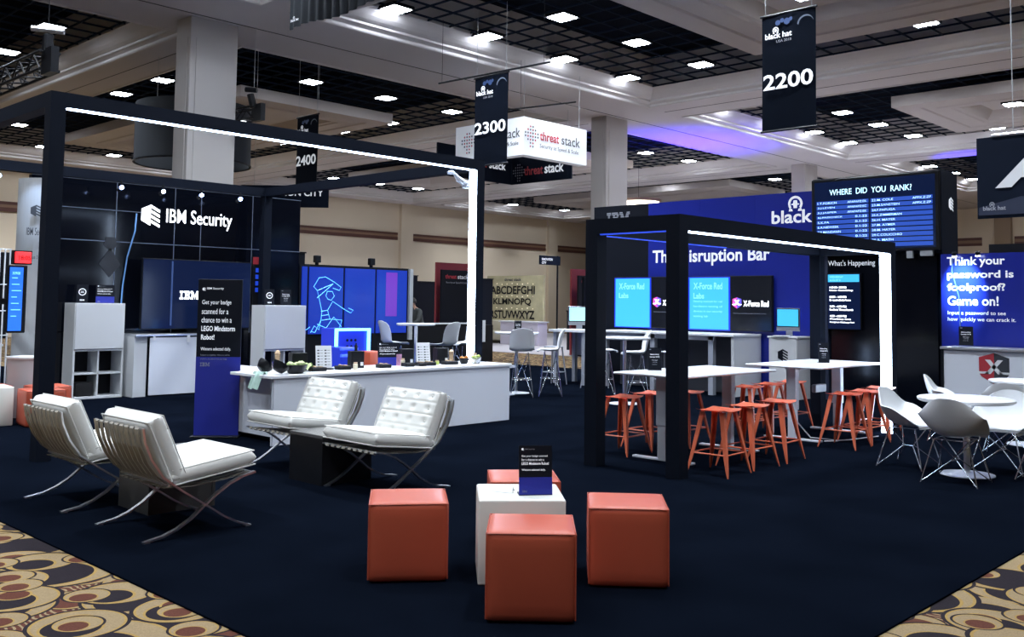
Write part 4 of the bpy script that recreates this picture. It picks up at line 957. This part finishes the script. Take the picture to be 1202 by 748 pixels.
# desk with computer, left of the frame
t = thing('tall_desk', 'tall white desk with grey legs carrying an open computer', 'desk', (15, 12.6, 0))
obj('top', B().box(14.8, 15.6, 12.15, 13.12, 1.04, 1.09, .004), tabletop_m, t)
for x, y in ((14.85, 12.2), (14.85, 12.95), (15.45, 12.2), (15.45, 12.95)): obj('leg', B().box(x, x+.08, y, y+.08, 0, 1.04), steel_m, t)
obj('apron', B().box(15.5, 15.54, 12.25, 13.0, .55, 1.04), steel_m, t)
def computer(label, p, rz, ht=.36, wd=.5, m_=cyan_m, foot=True):
    t = thing('desktop_computer', label, 'computer', p, rz, 'desktop computers')
    obj('foot', B().box(-.09, .09, -.09, .09, 0, .012, .003).box(-.06, .06, .05, .06, 0, .16), silver_m, t, local=True)
    obj('casing', B().box(-wd/2, wd/2, 0, .025, .09, .09+ht, .004), silver_m, t, local=True)
    obj('bezel', B().box(-wd/2+.004, wd/2-.004, -.003, 0, .16, .086+ht), black_m, t, local=True)
    obj('screen', B().box(-wd/2+.02, wd/2-.02, -.005, -.003, .175, .07+ht), m_, t, local=True)
    obj('keyboard', B().box(-wd*.35, wd*.25, -.25, -.13, 0, .012, .002), lettern_m, t, local=True)
    return t
computer('desktop computer with pale screen on the tall desk', (15.12, 12.56, 1.09), CA, .38, .46, scrw_m)
t = thing('podium_cabinet', 'white podium cabinet with black striped shield, at the end of the blue wall', 'cabinet', (15.5, 8.2, 0))
obj('body', B().box(15.45, 15.95, 7.97, 8.50, 0, 1.06, .005), whitew_m, t); obj('top', B().box(15.43, 15.97, 7.95, 8.52, 1.06, 1.09, .003), tabletop_m, t)
obj('front_panel', B().box(15.44, 15.45, 7.99, 8.48, .02, 1.04), whitew_m, t)
art(SHIELD, (15.435, 8.32, .66), .19, blackp_m, t, '-x')
computer('desktop computer with cyan screen on the podium cabinet', (15.65, 8.24, 1.09), -PI/2, .40, .44, cyan_m)
# ------------------------------------------------------------------ dark tower with the ranking board
t = thing('ranking_tower', 'dark glossy tower carrying the ranking board', 'tower', (WX, 6.8, 0))
obj('front_panel', B().box(WX-.02, WX+.06, 5.80, 6.60, 0, 2.52, .003), gloss_m, t); obj('front_panel', B().box(WX-.02, WX+.06, 6.62, 7.62, 0, 2.52, .003), gloss_m, t)
obj('edge_post', B().box(WX-.05, WX+.06, 7.66, 7.78, 0, 2.52), mat('slate_edge', (.025, .035, .07), .4), t); obj('edge_post', B().box(WX-.02, WX+.06, 7.78, 7.90, 0, 2.52), booth_m, t)
obj('upper_body', B().box(WX-.1, WX+.62, 5.69, 7.90, 2.50, 3.86, .004), booth_m, t)
obj('lower_body', B().box(WX+.06, WX+.55, 5.75, 7.85, 0, 2.52), booth_m, t)
art(SHIELD, (WX+.20, 5.68, 3.22), .20, letter_m, t, '-y')
text("What's Happening", (WX-.03, 7.66, 2.30), .84, .125, letter_m, t, '-x', False)
t, R = tv('agenda_screen', 'upright screen with a cyan header under the words What is Happening', '-x', (WX-.10, 7.64, 1.235), .58, .95, scrn_m, .05)
R3 = R.to_3x3(); P = lambda x, y, z=.005: R.translation+R3 @ Vector((x, y, z))
obj('header', B().box(.01, .57, .81, .94, .002, .004).xf(R), cyan_m, t); text('WEDNESDAY', P(.04, .88, .008), .25, .035, cyan2_m, t, '-x'); text('AUGUST 8', P(.04, .825, .008), .2, .03, cyan2_m, t, '-x')
for k, (a_, b_) in enumerate((('11:30 AM - 12:00 PM', 'Defender - Phoenix Challenge'), ('12:00 - 1:00 PM', 'IR - Lunch with the Pwners'), ('2:00 - 4:00 PM', 'Resilient Threat Search'), ('4:30 - 6:00 PM', 'X-Force Challenge - Phoenix'))):
    y = .70-k*.165; text(a_, P(.04, y, .008), .30, .035, glow_m, t, '-x'); text(b_, P(.04, y-.055, .008), .42-.04*(k % 2), .035, glow_m, t, '-x')
text('Immigrant Challenge Part', P(.04, .098, .008), .44, .03, glow_m, t, '-x')
t = thing('ranking_board', 'large blue split-flap ranking board headed Where Did You Rank', 'display board', (WX-.15, 7.86, 2.56))
bx = WX-.18
obj('casing', B().box(bx+.004, WX-.1, 5.70, 7.89, 2.55, 3.84, .01), black_m, t); obj('screen', B().box(bx, bx+.004, 5.76, 7.83, 2.60, 3.79), scrn_m, t)
text('WHERE  DID  YOU  RANK?', (bx-.008, 7.55, 3.55), 1.42, .10, mat('cyan_white_glow', (.5, .8, 1), .5, emis=(.5, .85, 1), es=1.6), t, '-x', False)
tx_m = mat('row_text_glow', (.4, .7, 1), .5, emis=(.45, .75, 1), es=1.2)
Lr = ['1.T.FORICH', '2.J.LEVEN', '3.J.JASPER', '4.J.PASSCHECK', '5.K.FA', '6.A.NIEWEEK', '7.R.MANDARIN', '8.D.KLINE', '9.P.OLSEN', '10.S.WEBER']
Ls = ['APAPAPZ:EK', 'APAPAPZ:EC', 'APAPAPZ:EK', '0.1:22', '0.1:22', '0.1:22', '0.1:22', '0.1:22', '0.1:20', '0.1:18']
Rr = ['22.M. COLE', '23.M.SANSTEIN', '24.F.PAPUGA', '25.K.ZIMMERMAN', '26.H. MAYER', '27.M. AYMER', '28.M. HAYER', '29.C.COLICCHIO', '30.A. MATH', '31.N.KESEN']
for k in range(10):
    z = 3.40-k*.084
    obj('flap_row', B().box(bx-.006, bx, 6.86, 7.79, z-.012, z+.052).box(bx-.006, bx, 5.80, 6.82, z-.012, z+.052), scrr_m, t)
    wl = .035*len(Lr[k]); text(Lr[k], (bx-.008, 7.77, z), wl, .036, tx_m, t, '-x', False); text(Ls[k], (bx-.008, 6.88+.035*len(Ls[k]), z), .034*len(Ls[k]), .036, tx_m, t, '-x', False)
    text(Rr[k], (bx-.008, 6.80, z), .036*len(Rr[k]), .036, tx_m, t, '-x', False)
    if k < 2: text('APPX.Z:ZP', (bx-.008, 6.12, z), .30, .036, tx_m, t, '-x', False)
obj('bracket', B().box(bx+.02, bx+.08, 6.14, 6.24, 2.43, 2.55), grey_m, t)
obj('bracket', B().box(bx+.02, bx+.08, 5.82, 6.02, 2.46, 2.55), grey_m, t)
# ------------------------------------------------------------------ blue wall and counter at the right
VX = 15.9
t = thing('password_wall', 'glossy blue wall asking Think your password is foolproof', 'display wall', (VX, 4, 0))
for a, b_ in ((4.46, 5.70), (3.2, 4.45), (1.9, 3.19)): obj('blue_panel', B().box(VX, VX+.08, a, b_, 0, 2.48, .002), blue_m, t)
obj('backing', B().box(VX+.08, VX+.2, 1.9, 5.70, 0, 2.46), black_m, t)
obj('dark_lintel', B().box(VX+.1, VX+.35, 1.9, 5.0, 2.46, 2.62), black_m, t)
for k, (s, w_) in enumerate((('Think your', .86), ('password is', .98), ('foolproof?', .86), ('Game on!', .76))): text(s, (VX-.006, 5.60, 2.26-k*.20), w_, .15 if k != 0 else .17, letter_m, t, '-x')
text('Input a password to see', (VX-.006, 5.60, 1.50), .86, .075, letter_m, t, '-x', False); text('how quickly we can crack it.', (VX-.006, 5.60, 1.40), 1.0, .075, letter_m, t, '-x', False)
obj('cable', B().tube([(VX-.02, 5.50, 2.5), (VX-.02, 5.52, 2.2), (VX-.02, 5.42, 1.8), (VX-.02, 5.40, 1.02)], .009), mat('wall_cable', (.06, .10, .25), .5), t)
for y in (5.45, 5.1):
    o = obj('spotlight', B().tube([(VX-.12, y, 2.50), (VX-.10, y, 2.44)], .035, 10).tube([(VX, y, 2.5), (VX-.12, y, 2.5)], .01), black_m, t); obj('lens', B().tube([(VX-.105, y, 2.445), (VX-.10, y, 2.43)], .036, 10), mat('spot_white', (1, 1, 1), .5, emis=(.8, .9, 1), es=10), o)
t, R = tv('wall_screen', 'black switched-off screen on the blue wall at the right edge', '-x', (VX-.10, 4.38, 1.25), 1.1, .62, scrk_m, .06)
t = thing('shield_counter', 'white counter with a red and grey X shield, in front of the blue wall', 'counter', (15.2, 5.3, 0))
obj('body', B().box(15.26, 15.82, 2.4, 5.46, 0, .99), whitew_m, t); obj('front_panel', B().box(15.24, 15.26, 4.0, 5.44, .02, .98, .002), white_m, t); obj('front_panel', B().box(15.24, 15.26, 2.4, 3.98, .02, .98, .002), white_m, t)
obj('top', B().box(15.20, 15.84, 2.4, 5.48, .99, 1.03, .004), silver_m, t); obj('corner_post', B().box(15.225, 15.26, 5.44, 5.48, 0, .99), black_m, t)
q = Vector((15.235, 4.93, .50)); art(XLEFT, q, .42, red_m, t, '-x'); art(XRIGHT, q, .42, charc_m, t, '-x'); art(XX, q+Vector((-.003, 0, 0)), .42, lettern_m, t, '-x')

# ------------------------------------------------------------------ hanging banners and signs
def banner(label, X, y_left, y_right, z0, z1, num, rod=None):
    """cloth banner facing -x; y_left > y_right"""
    wd = y_left-y_right; t = thing('hanging_banner', label, 'banner', (X, (y_left+y_right)/2, z0))
    b = B().grid(lambda u, v: (X+.01*math.sin(5*u+2*v), y_left-wd*u, z0+(z1-z0)*v), 8, 10); bmesh.ops.solidify(b.bm, geom=b.bm.faces[:], thickness=.006)
    obj('cloth', b, navyp_m, t, True)
    obj('top_rod', B().tube([(X, y_left+.02, z1), (X, y_right-.02, z1)], .018), black_m, t); obj('bottom_rod', B().tube([(X, y_left+.02, z0), (X, y_right-.02, z0)], .018), black_m, t)
    for y in (y_left-.06, y_right+.06): obj('cord', B().tube([(X, y, z1), (X, y, GZ)], .006, 4), grey_m, t)
    Hh = z1-z0
    text(num, (X-.025, y_left-wd*.04, z0+Hh*.35), wd*.92, Hh*.135, mat('banner_white', (.9, .92, .95), .5, emis=(.9, .95, 1), es=.3), t, '-x')
    hat_logo((X-.025, y_left-wd*.08, z0+Hh*.79), wd*.5, t, '-x', letter_m)
    moon = [[(math.cos(a_)*.5, math.sin(a_)*.5) for a_ in [math.radians(20+i*14) for i in range(12)]]+[(math.cos(a_)*.46+.03, math.sin(a_)*.46-.05) for a_ in [math.radians(20+i*14) for i in range(11, -1, -1)]]]
    art(moon, (X-.024, y_left-wd*.83, z0+Hh*.87), wd*.30, mat('moon_grey', (.10, .13, .19), .6), t, '-x', 'moon_print')
    cl_ = [[(cx+r*math.cos(k*PI/4), cy+r*math.sin(k*PI/4)) for k in range(8)] for cx, cy, r in ((0, 0, .05), (.08, .03, .04), (.17, .0, .06), (.24, .03, .035))]
    art(cl_, (X-.024, y_left-wd*.32, z0+Hh*.92), wd, mat('nebula_blue', (.02, .055, .17), .6), t, '-x', 'nebula_print')
    return t
banner('hanging black banner numbered 2200, upper right', 12.5, 6.97, 6.13, 4.13, 5.83, '2200')
banner('hanging black banner numbered 2300, beside the white sign box', 13.0, 13.53, 12.61, 4.27, 6.02, '2300')
banner('hanging black banner numbered 2400, behind the tall frame', 12.6, 19.10, 18.24, 4.10, 5.87, '2400')
tag(obj('hanging_rod', B().tube([(13.0, 14.6, 6.09), (13.0, 11.55, 6.03)], .02).tube([(13, 14.5, 6.09), (13, 14.5, 7.4)], .006, 4).tube([(13, 11.7, 6.03), (13, 11.7, 7.4)], .006, 4), black_m), 'thin black rod hanging over the 2300 banner', 'rod')
tag(obj('hanging_rod', B().tube([(15.88, 16.0, 6.12), (15.88, 13.35, 6.0)], .02).tube([(15.88, 15.0, 6.08), (15.88, 15.0, 7.2)], .006, 4), black_m), 'thin black rod hanging above the white sign box', 'rod')
# big A banner, right edge
t = thing('hanging_banner', 'large hanging navy banner with a big grey letter A, right edge', 'banner', (13, 3.9, 2.75))
obj('cloth', B().box(13, 13.03, 1.2, 4.19, 2.76, 3.80), navyp_m, t); obj('top_rod', B().tube([(13, 1.2, 3.82), (13, 4.0, 3.82)], .02), silver_m, t); obj('cord', B().tube([(13, 3.75, 3.8), (13, 3.75, 7.4)], .006, 4), grey_m, t)
text('A', (12.99, 3.97, 3.14), .95, .42, lettern_m, t, '-x'); text('ARSENAL', (12.989, 3.02, 3.14), 1.7, .42, lettern_m, t, '-x'); hat_logo((12.99, 4.12, 2.86), .27, t, '-x', greyl_m, False)
art([[(0, 0), (.5, .12), (1.1, .05), (1.7, .32), (2.3, .1), (2.9, .2), (2.9, -.1), (0, -.1)]], (12.992, 4.17, 2.9), 1, mat('hill_navy', (.012, .02, .05), .7), t, '-x', 'hill_print')
# ION CITY
t = thing('hanging_banner', 'hanging navy banner with white words INNOVATION CITY, behind the tall frame', 'banner', (12.4, 18.6, 3.7))
d = Vector((12.88-12.0, 18.2-19.11, 0)); 
b = B().box(0, 2.0, -.015, .015, 0, .50); a_ = math.atan2(-.91, .88); b.xf(X3((11.5, 19.62, 3.73), a_)); obj('cloth', b, navyp_m, t); 
text('INNOVATION CITY', X3((11.5, 19.62, 3.73), a_) @ Vector((.1, -.02, .26)), 1.78, .15, letter_m, t, a_)
obj('cord', B().tube([(12.7, 18.4, 4.2), (12.7, 18.4, 7.4)], .006, 4).tube([(11.7, 19.4, 4.2), (11.7, 19.4, 7.4)], .006, 4), grey_m, t)
# pleated banner at the top edge
t = thing('hanging_banner', 'large grey pleated banner hanging at the top edge of the picture', 'banner', (8.1, 11.4, 5.5))
def pf(u, v):
    return (7.82+.02*math.sin(u*75)*(1-.5*v), 12.12-2.3*u, 5.6+.9*v+.03*math.sin(u*9)*(1-v))
b = B().grid(pf, 100, 4); bmesh.ops.solidify(b.bm, geom=b.bm.faces[:], thickness=.006)
obj('cloth', b, mat('grey_pleated_cloth', (.02, .026, .036), .7), t, True)
hat_logo((7.79, 12.05, 5.70), .20, t, '-x', letter_m, False)
for s_ in (.05, .95): obj('cord', B().tube([(7.82, 12.12-2.3*s_, 6.5), (7.82, 12.12-2.3*s_, 7.02)], .006, 4), grey_m, t)
# threat stack signs
def ring(t, x0, x1, y0, y1, z0, z1, th, m_):
    for a in ((x0, x1, y0, y0+th), (x0, x1, y1-th, y1), (x0, x0+th, y0, y1), (x1-th, x1, y0, y1)): obj('side_panel', B().box(*a, z0, z1), m_, t)
t = thing('hanging_sign_box', 'hanging white lit box sign with red and grey lettering', 'sign', (17, 16, 5))
bw = mat('lit_white_fabric', (.85, .87, .9), .6, emis=(.8, .86, 1), es=.14)
obj('side_panel', B().box(15.88, 18.15, 14.9, 15.15, 5.0, 5.88), bw, t); obj('side_panel', B().box(15.88, 16.13, 15.15, 17.17, 5.0, 5.88), bw, t)
text('threat', (16.43, 14.89, 5.40), .68, .22, red_m, t, '-y'); text('stack', (17.20, 14.89, 5.40), .68, .23, charc_m, t, '-y', False); text('Security at Speed & Scale', (16.43, 14.89, 5.20), 1.4, .12, charc_m, t, '-y', False)
dots(0, 0, 0, (charc_m, red_m), (16.15, 14.89, 5.45), .42, t, '-y')
text('threat stack', (15.87, 16.35, 5.42), 1.35, .22, charc_m, t, '-x', False); text('Security at Speed & Scale', (15.87, 16.35, 5.22), 1.3, .11, charc_m, t, '-x', False); dots(0, 0, 0, (charc_m, red_m), (15.87, 16.72, 5.45), .42, t, '-x')
obj('cord', B().tube([(16, 15, 5.88), (16, 15, 7.4)], .006, 4).tube([(18, 15.02, 5.88), (18, 15.02, 7.4)], .006, 4), grey_m, t)
t = thing('hanging_sign_ring', 'hanging black sign with red and white lettering, below the white one', 'sign', (20.1, 19.3, 5.1))
obj('side_panel', B().box(17.2, 20.08, 19.3, 19.36, 5.06, 5.93), navyp_m, t); obj('side_panel', B().box(20.10, 20.16, 17.05, 19.36, 5.06, 5.93), navyp_m, t)
text('threat', (20.09, 18.80, 5.28), .72, .26, red_m, t, '-x'); text('stack', (20.09, 18.02, 5.28), .72, .28, letter_m, t, '-x'); dots(0, 0, 0, (greyl_m, greyl_m), (20.09, 19.02, 5.38), .42, t, '-x')
text('threat', (18.42, 19.29, 5.44), .64, .23, red_m, t, '-y'); text('stack', (19.15, 19.29, 5.44), .68, .23, letter_m, t, '-y')
obj('cord', B().tube([(20.13, 17.2, 5.9), (20.13, 17.2, 7.02)], .006, 4), grey_m, t)
# drum shaped hanging fabric behind the first column
t = thing('hanging_drum', 'large dark hanging fabric drum behind the left column', 'hanging fabric', (10.6, 20.4, 4.7))
obj('fabric_band', B().lathe([(1.27, 4.68), (1.27, 6.0), (1.24, 6.0), (1.24, 4.68)], (10.70, 20.40), 48, False), mat('dark_drum_cloth', (.03, .036, .045), .8), t, True)
obj('lower_ring', B().lathe([(1.27, 4.66), (1.29, 4.66), (1.29, 4.70), (1.27, 4.70)], (10.70, 20.40), 48, False), black_m, t)
obj('cord', B().tube([(9.8, 20.4, 6), (9.8, 20.4, 7.4)], .006, 4).tube([(11.6, 20.4, 6), (11.6, 20.4, 7.4)], .006, 4), grey_m, t)
# lighting trusses
def truss(label, p0, p1, sz=.3, n=9):
    t = thing('lighting_truss', label, 'truss', p0); p0 = Vector(p0); p1 = Vector(p1); d = (p1-p0); L = d.length; d.normalize()
    side = Vector((-d.y, d.x, 0)).normalized(); upv = Vector((0, 0, 1)); cs_ = [side*a*sz/2+upv*b_*sz/2 for a, b_ in ((-1, -1), (1, -1), (1, 1), (-1, 1))]
    for c in cs_: obj('chord', B().tube([p0+c, p1+c], .022), black_m, t)
    lz = B()
    for k in range(n):
        a = p0+d*L*k/n; b_ = p0+d*L*(k+1)/n
        for i in range(4):
            c0, c1 = cs_[i], cs_[(i+1) % 4]; lz.tube([a+c0, b_+c1] if k % 2 else [a+c1, b_+c0], .012, 4)
    stuff(obj('lacing', lz, black_m, t)); obj('end_plate', B().box(p1.x-.05, p1.x+.05, p1.y-.17, p1.y+.17, p1.z-.17, p1.z+.17), black_m, t)
    return t
t = truss('black lighting truss with a hoist at the upper left edge', (4.80, 16.2, 4.72), (4.80, 13.1, 4.72), .24, 12)
obj('hoist_motor', B().box(4.74, 4.86, 13.14, 13.26, 4.84, 5.10, .02), black_m, t); obj('hoist_hook', B().tube([(4.62, 13.3, 5.16), (4.95, 13.05, 5.13)], .035, 10), silver_m, t); obj('cord', B().tube([(4.8, 13.2, 5.1), (4.8, 13.2, 7.4)], .005, 4), black_m, t)
t = truss('black lighting truss with a hoist right of the left column', (9.9, 18.9, 5.30), (10.08, 16.65, 5.30), .24, 8)
obj('cord', B().tube([(10.0, 16.7, 5.7), (10.0, 16.7, 7.02)], .006, 4), grey_m, t)
obj('hoist_motor', B().tube([(10.0, 16.7, 5.4), (9.95, 16.75, 5.66)], .07, 8).tube([(9.87, 16.8, 5.75), (10.02, 16.62, 5.73)], .05, 10), black_m, t)
for y in (17.0, 17.5): obj('spot_lens', B().tube([(9.95, y, 5.13), (9.95, y, 5.15)], .07, 10), glow_m, t)

# ------------------------------------------------------------------ booths in the background
t = thing('cartoon_letter_wall', 'cream board wall painted with the black alphabet', 'display wall', (28.5, 27, 0))
obj('board', B().box(28.5, 28.6, 25.55, 28.72, 0, 2.74), cream_m, t)
for k, s in enumerate(('ABCDEFGHI', 'JKLMNOPQ', 'RSTUVWXYZ')): text(s, (28.48, 28.5, 1.98-k*.5), 2.5 if k != 1 else 2.3, .34, black_m, t, '-x')
text('threat stack', (28.48, 27.7, 2.52), .95, .12, charc_m, t, '-x')
bb = B()
for k in range(3):
    for i in range(9): bmesh.ops.create_icosphere(bb.bm, subdivisions=1, radius=.022, matrix=Matrix.Translation((28.46, 28.4-i*.29, 2.40-k*.5+.02*math.sin(i*2))))
obj('bulb', bb, bulb_m, t)['label'] = 'small bulbs strung over the letters'
t = thing('reception_counter', 'white reception counter before the alphabet wall', 'counter', (27.3, 25.7, 0))
obj('body', B().box(27.25, 27.8, 24.7, 26.7, 0, .88, .01), mat('lilac_white', (.62, .58, .66), .5), t); obj('top', B().box(27.2, 27.85, 24.65, 26.75, .88, .92), whitew_m, t); text('threat stack', (27.24, 26.0, .52), 1.1, .18, greyl_m, t, '-x')
t = thing('beige_sofa', 'beige upholstered sofa left of the white reception counter', 'sofa', (28.0, 28.6, 0))
obj('seat', B().box(27.6, 28.3, 27.0, 29.1, .12, .5, .06, seg=2), beige_m, t, True); obj('backrest', B().box(28.2, 28.48, 27.0, 29.1, .3, .92, .06, seg=2), beige_m, t, True); obj('arm', B().box(27.6, 28.3, 29.0, 29.25, .1, .7, .05, seg=2), beige_m, t, True)
obj('leg', B().box(27.7, 27.8, 28.95, 29.05, 0, .12), black_m, t); obj('leg', B().box(27.7, 27.8, 27.1, 27.2, 0, .12), black_m, t)
def tsbooth(label, x0, x1, y, rx0, rx1):
    t = thing('demo_booth', label, 'booth', (x0, y, 0))
    obj('black_panel', B().box(x0, x1, y, y+.06, .0, 2.5), blackp_m, t); obj('red_panel', B().box(rx0, rx1, y+.5, y+.56, 0, 2.72), redp_m, t)
    text('threat', (x0+.12, y-.01, 2.26), .42, .12, red_m, t, '-y'); text('stack', (x0+.58, y-.01, 2.26), .42, .12, lettern_m, t, '-y'); text('Security at Speed & Scale', (x0+.15, y-.01, 2.12), .8, .06, greyl_m, t, '-y', False); text('Cloud Security', (x0+.1, y-.01, .95), .4, .05, greyl_m, t, '-y', False)
    obj('desk', B().box(x0-.1, x1, y-.6, y-.1, 0, 1.0), black_m, t)
    return t
tsbooth('dark demo booth with a red panel left of the glowing post', 17.6, 19.0, 19.5, 17.85, 19.05)
tsbooth('dark demo booth with a red panel at the left edge of the low frame', 23.05, 24.6, 19.2, 23.3, 24.9)
k = 0
for lb, x0, x1, y, z1, m_ in (('black booth panel beside the blue video wall', 19.9, 20.6, 24.0, 2.45, blackp_m), ('black booth panel with red scrawl, behind the round high table', 20.6, 21.9, 24.5, 2.28, blackp_m),
        ('navy booth panel right of the alphabet wall', 27.9, 28.7, 22.6, 2.25, blackp_m), ('tall navy booth panel left of the low frame', 22.6, 22.95, 18.6, 2.4, booth_m), ('low black cabinet row right of the white reception counter', 25.9, 27.0, 22.0, 1.35, black_m),
        ('low black counter wall behind the round high table', 14.2, 16.6, 17.3, 1.08, black_m), ('dark booth panel showing over the black glossy wall', 12.13, 12.31, 18.2, 2.66, blackp_m), ('dark panel between glowing post and alphabet wall', 25.2, 25.9, 25.8, 2.5, blackp_m),
        ('long dark backdrop far behind the video wall', 20.5, 25.0, 30, 2.3, blackp_m), ('dark backdrop behind the low frame', 29.5, 31.5, 22.5, 2.2, blackp_m)):
    t = thing('booth_panel', lb, 'panel', (x0, y, 0)); obj('board', B().box(x0, x1, y, y+.1, 0, z1, .004), m_, t)
    obj('cap', B().box(x0-.02, x1+.02, y-.02, y+.12, z1, z1+.03), black_m if z1 > 1.2 else whitew_m, t)
t = thing('aisle_sign', 'small navy aisle sign on a pole before the cream wall', 'sign', (27.5, 23.9, 0)); obj('pole', B().tube([(27.50, 23.95, 0), (27.50, 23.95, 3.42)], .035), black_m, t); obj('board', B().box(26.4, 27.56, 23.86, 23.90, 3.06, 3.40), navyp_m, t); text('INNOVATION', (26.5, 23.85, 3.22), .6, .09, letter_m, t, '-y'); text('CITY', (26.5, 23.85, 3.09), .25, .09, letter_m, t, '-y')
# person bending over a demo counter
def person(label, loc, rz):
    t = thing('person', label, 'person', loc, rz)
    pts = {'hip': (0, 0, .93), 'belly': (.04, 0, 1.08), 'chest': (.14, 0, 1.30), 'neck': (.24, 0, 1.46), 'head': (.29, 0, 1.56), 'crown': (.31, 0, 1.66),
           'ls': (.17, .18, 1.38), 'le': (.30, .24, 1.14), 'lw': (.50, .16, 1.06), 'rs': (.17, -.18, 1.38), 're': (.30, -.24, 1.14), 'rw': (.50, -.16, 1.06),
           'lh': (0, .10, .88), 'lk': (.03, .11, .48), 'la': (-.02, .11, .08), 'lt': (.14, .12, .035), 'rh': (0, -.10, .88), 'rk': (.03, -.11, .48), 'ra': (-.02, -.11, .08), 'rt': (.14, -.12, .035)}
    rad = {'hip': .15, 'belly': .14, 'chest': .16, 'neck': .055, 'head': .085, 'crown': .07, 'ls': .07, 'rs': .07, 'le': .05, 're': .05, 'lw': .035, 'rw': .035, 'lh': .10, 'rh': .10, 'lk': .065, 'rk': .065, 'la': .045, 'ra': .045, 'lt': .04, 'rt': .04}
    ed = [('hip', 'belly'), ('belly', 'chest'), ('chest', 'neck'), ('neck', 'head'), ('head', 'crown'), ('chest', 'ls'), ('ls', 'le'), ('le', 'lw'), ('chest', 'rs'), ('rs', 're'), ('re', 'rw'), ('hip', 'lh'), ('lh', 'lk'), ('lk', 'la'), ('la', 'lt'), ('hip', 'rh'), ('rh', 'rk'), ('rk', 'ra'), ('ra', 'rt')]
    for s, y in (('l', .16), ('r', -.16)):
        for i in range(4):
            pts[s+'f%d' % i] = (.59-.008*abs(i-1.5), y+(i-1.5)*.02, 1.05); pts[s+'g%d' % i] = (.625-.01*abs(i-1.5), y+(i-1.5)*.022, 1.03); rad[s+'f%d' % i] = .010; rad[s+'g%d' % i] = .008
            ed += [(s+'w', s+'f%d' % i), (s+'f%d' % i, s+'g%d' % i)]
        pts[s+'th'] = (.55, y-(.045 if s == 'l' else -.045), 1.05); rad[s+'th'] = .011; ed.append((s+'w', s+'th'))
    ks = list(pts); me = bpy.data.meshes.new('body'); me.from_pydata([pts[q] for q in ks], [(ks.index(a), ks.index(b_)) for a, b_ in ed], [])
    o = bpy.data.objects.new('body', me); C.objects.link(o); o.parent = t
    sk = o.modifiers.new('skin', 'SKIN'); sv = me.skin_vertices[0].data
    for i, q in enumerate(ks): sv[i].radius = (rad[q], rad[q]); sv[i].use_root = q == 'hip'
    sk.use_smooth_shade = True; o.modifiers.new('sub', 'SUBSURF').levels = 1; o.modifiers['sub'].render_levels = 2
    dg = bpy.context.evaluated_depsgraph_get(); m2 = bpy.data.meshes.new_from_object(o.evaluated_get(dg)); o.modifiers.clear(); o.data = m2
    for mm in (cloth_m, pant_m, skin_m): m2.materials.append(mm)
    for p in m2.polygons:
        c = p.center; p.material_index = 2 if (c.z > 1.45 or c.x > .47) else (1 if c.z < .96 else 0)
    obj('hair', B().grid(lambda u, v: (.295+.105*math.sin(PI*(.02+.55*v))*math.cos(2*PI*u)-.02, .10*math.sin(PI*(.02+.55*v))*math.sin(2*PI*u), 1.61+.11*math.cos(PI*(.02+.55*v))), 16, 8), hair_m, t, True, local=True)
    return t
person('person in a dark grey top leaning over a counter, beside the video wall', (15.85, 18.35, 0), math.radians(185))
t = thing('demo_counter', 'black counter with a white top that the person leans over', 'counter', (15.2, 18.3, 0)); obj('body', B().box(14.8, 15.36, 17.8, 18.9, 0, .98), black_m, t); obj('top', B().box(14.76, 15.40, 17.76, 18.94, .98, 1.01), whitew_m, t)
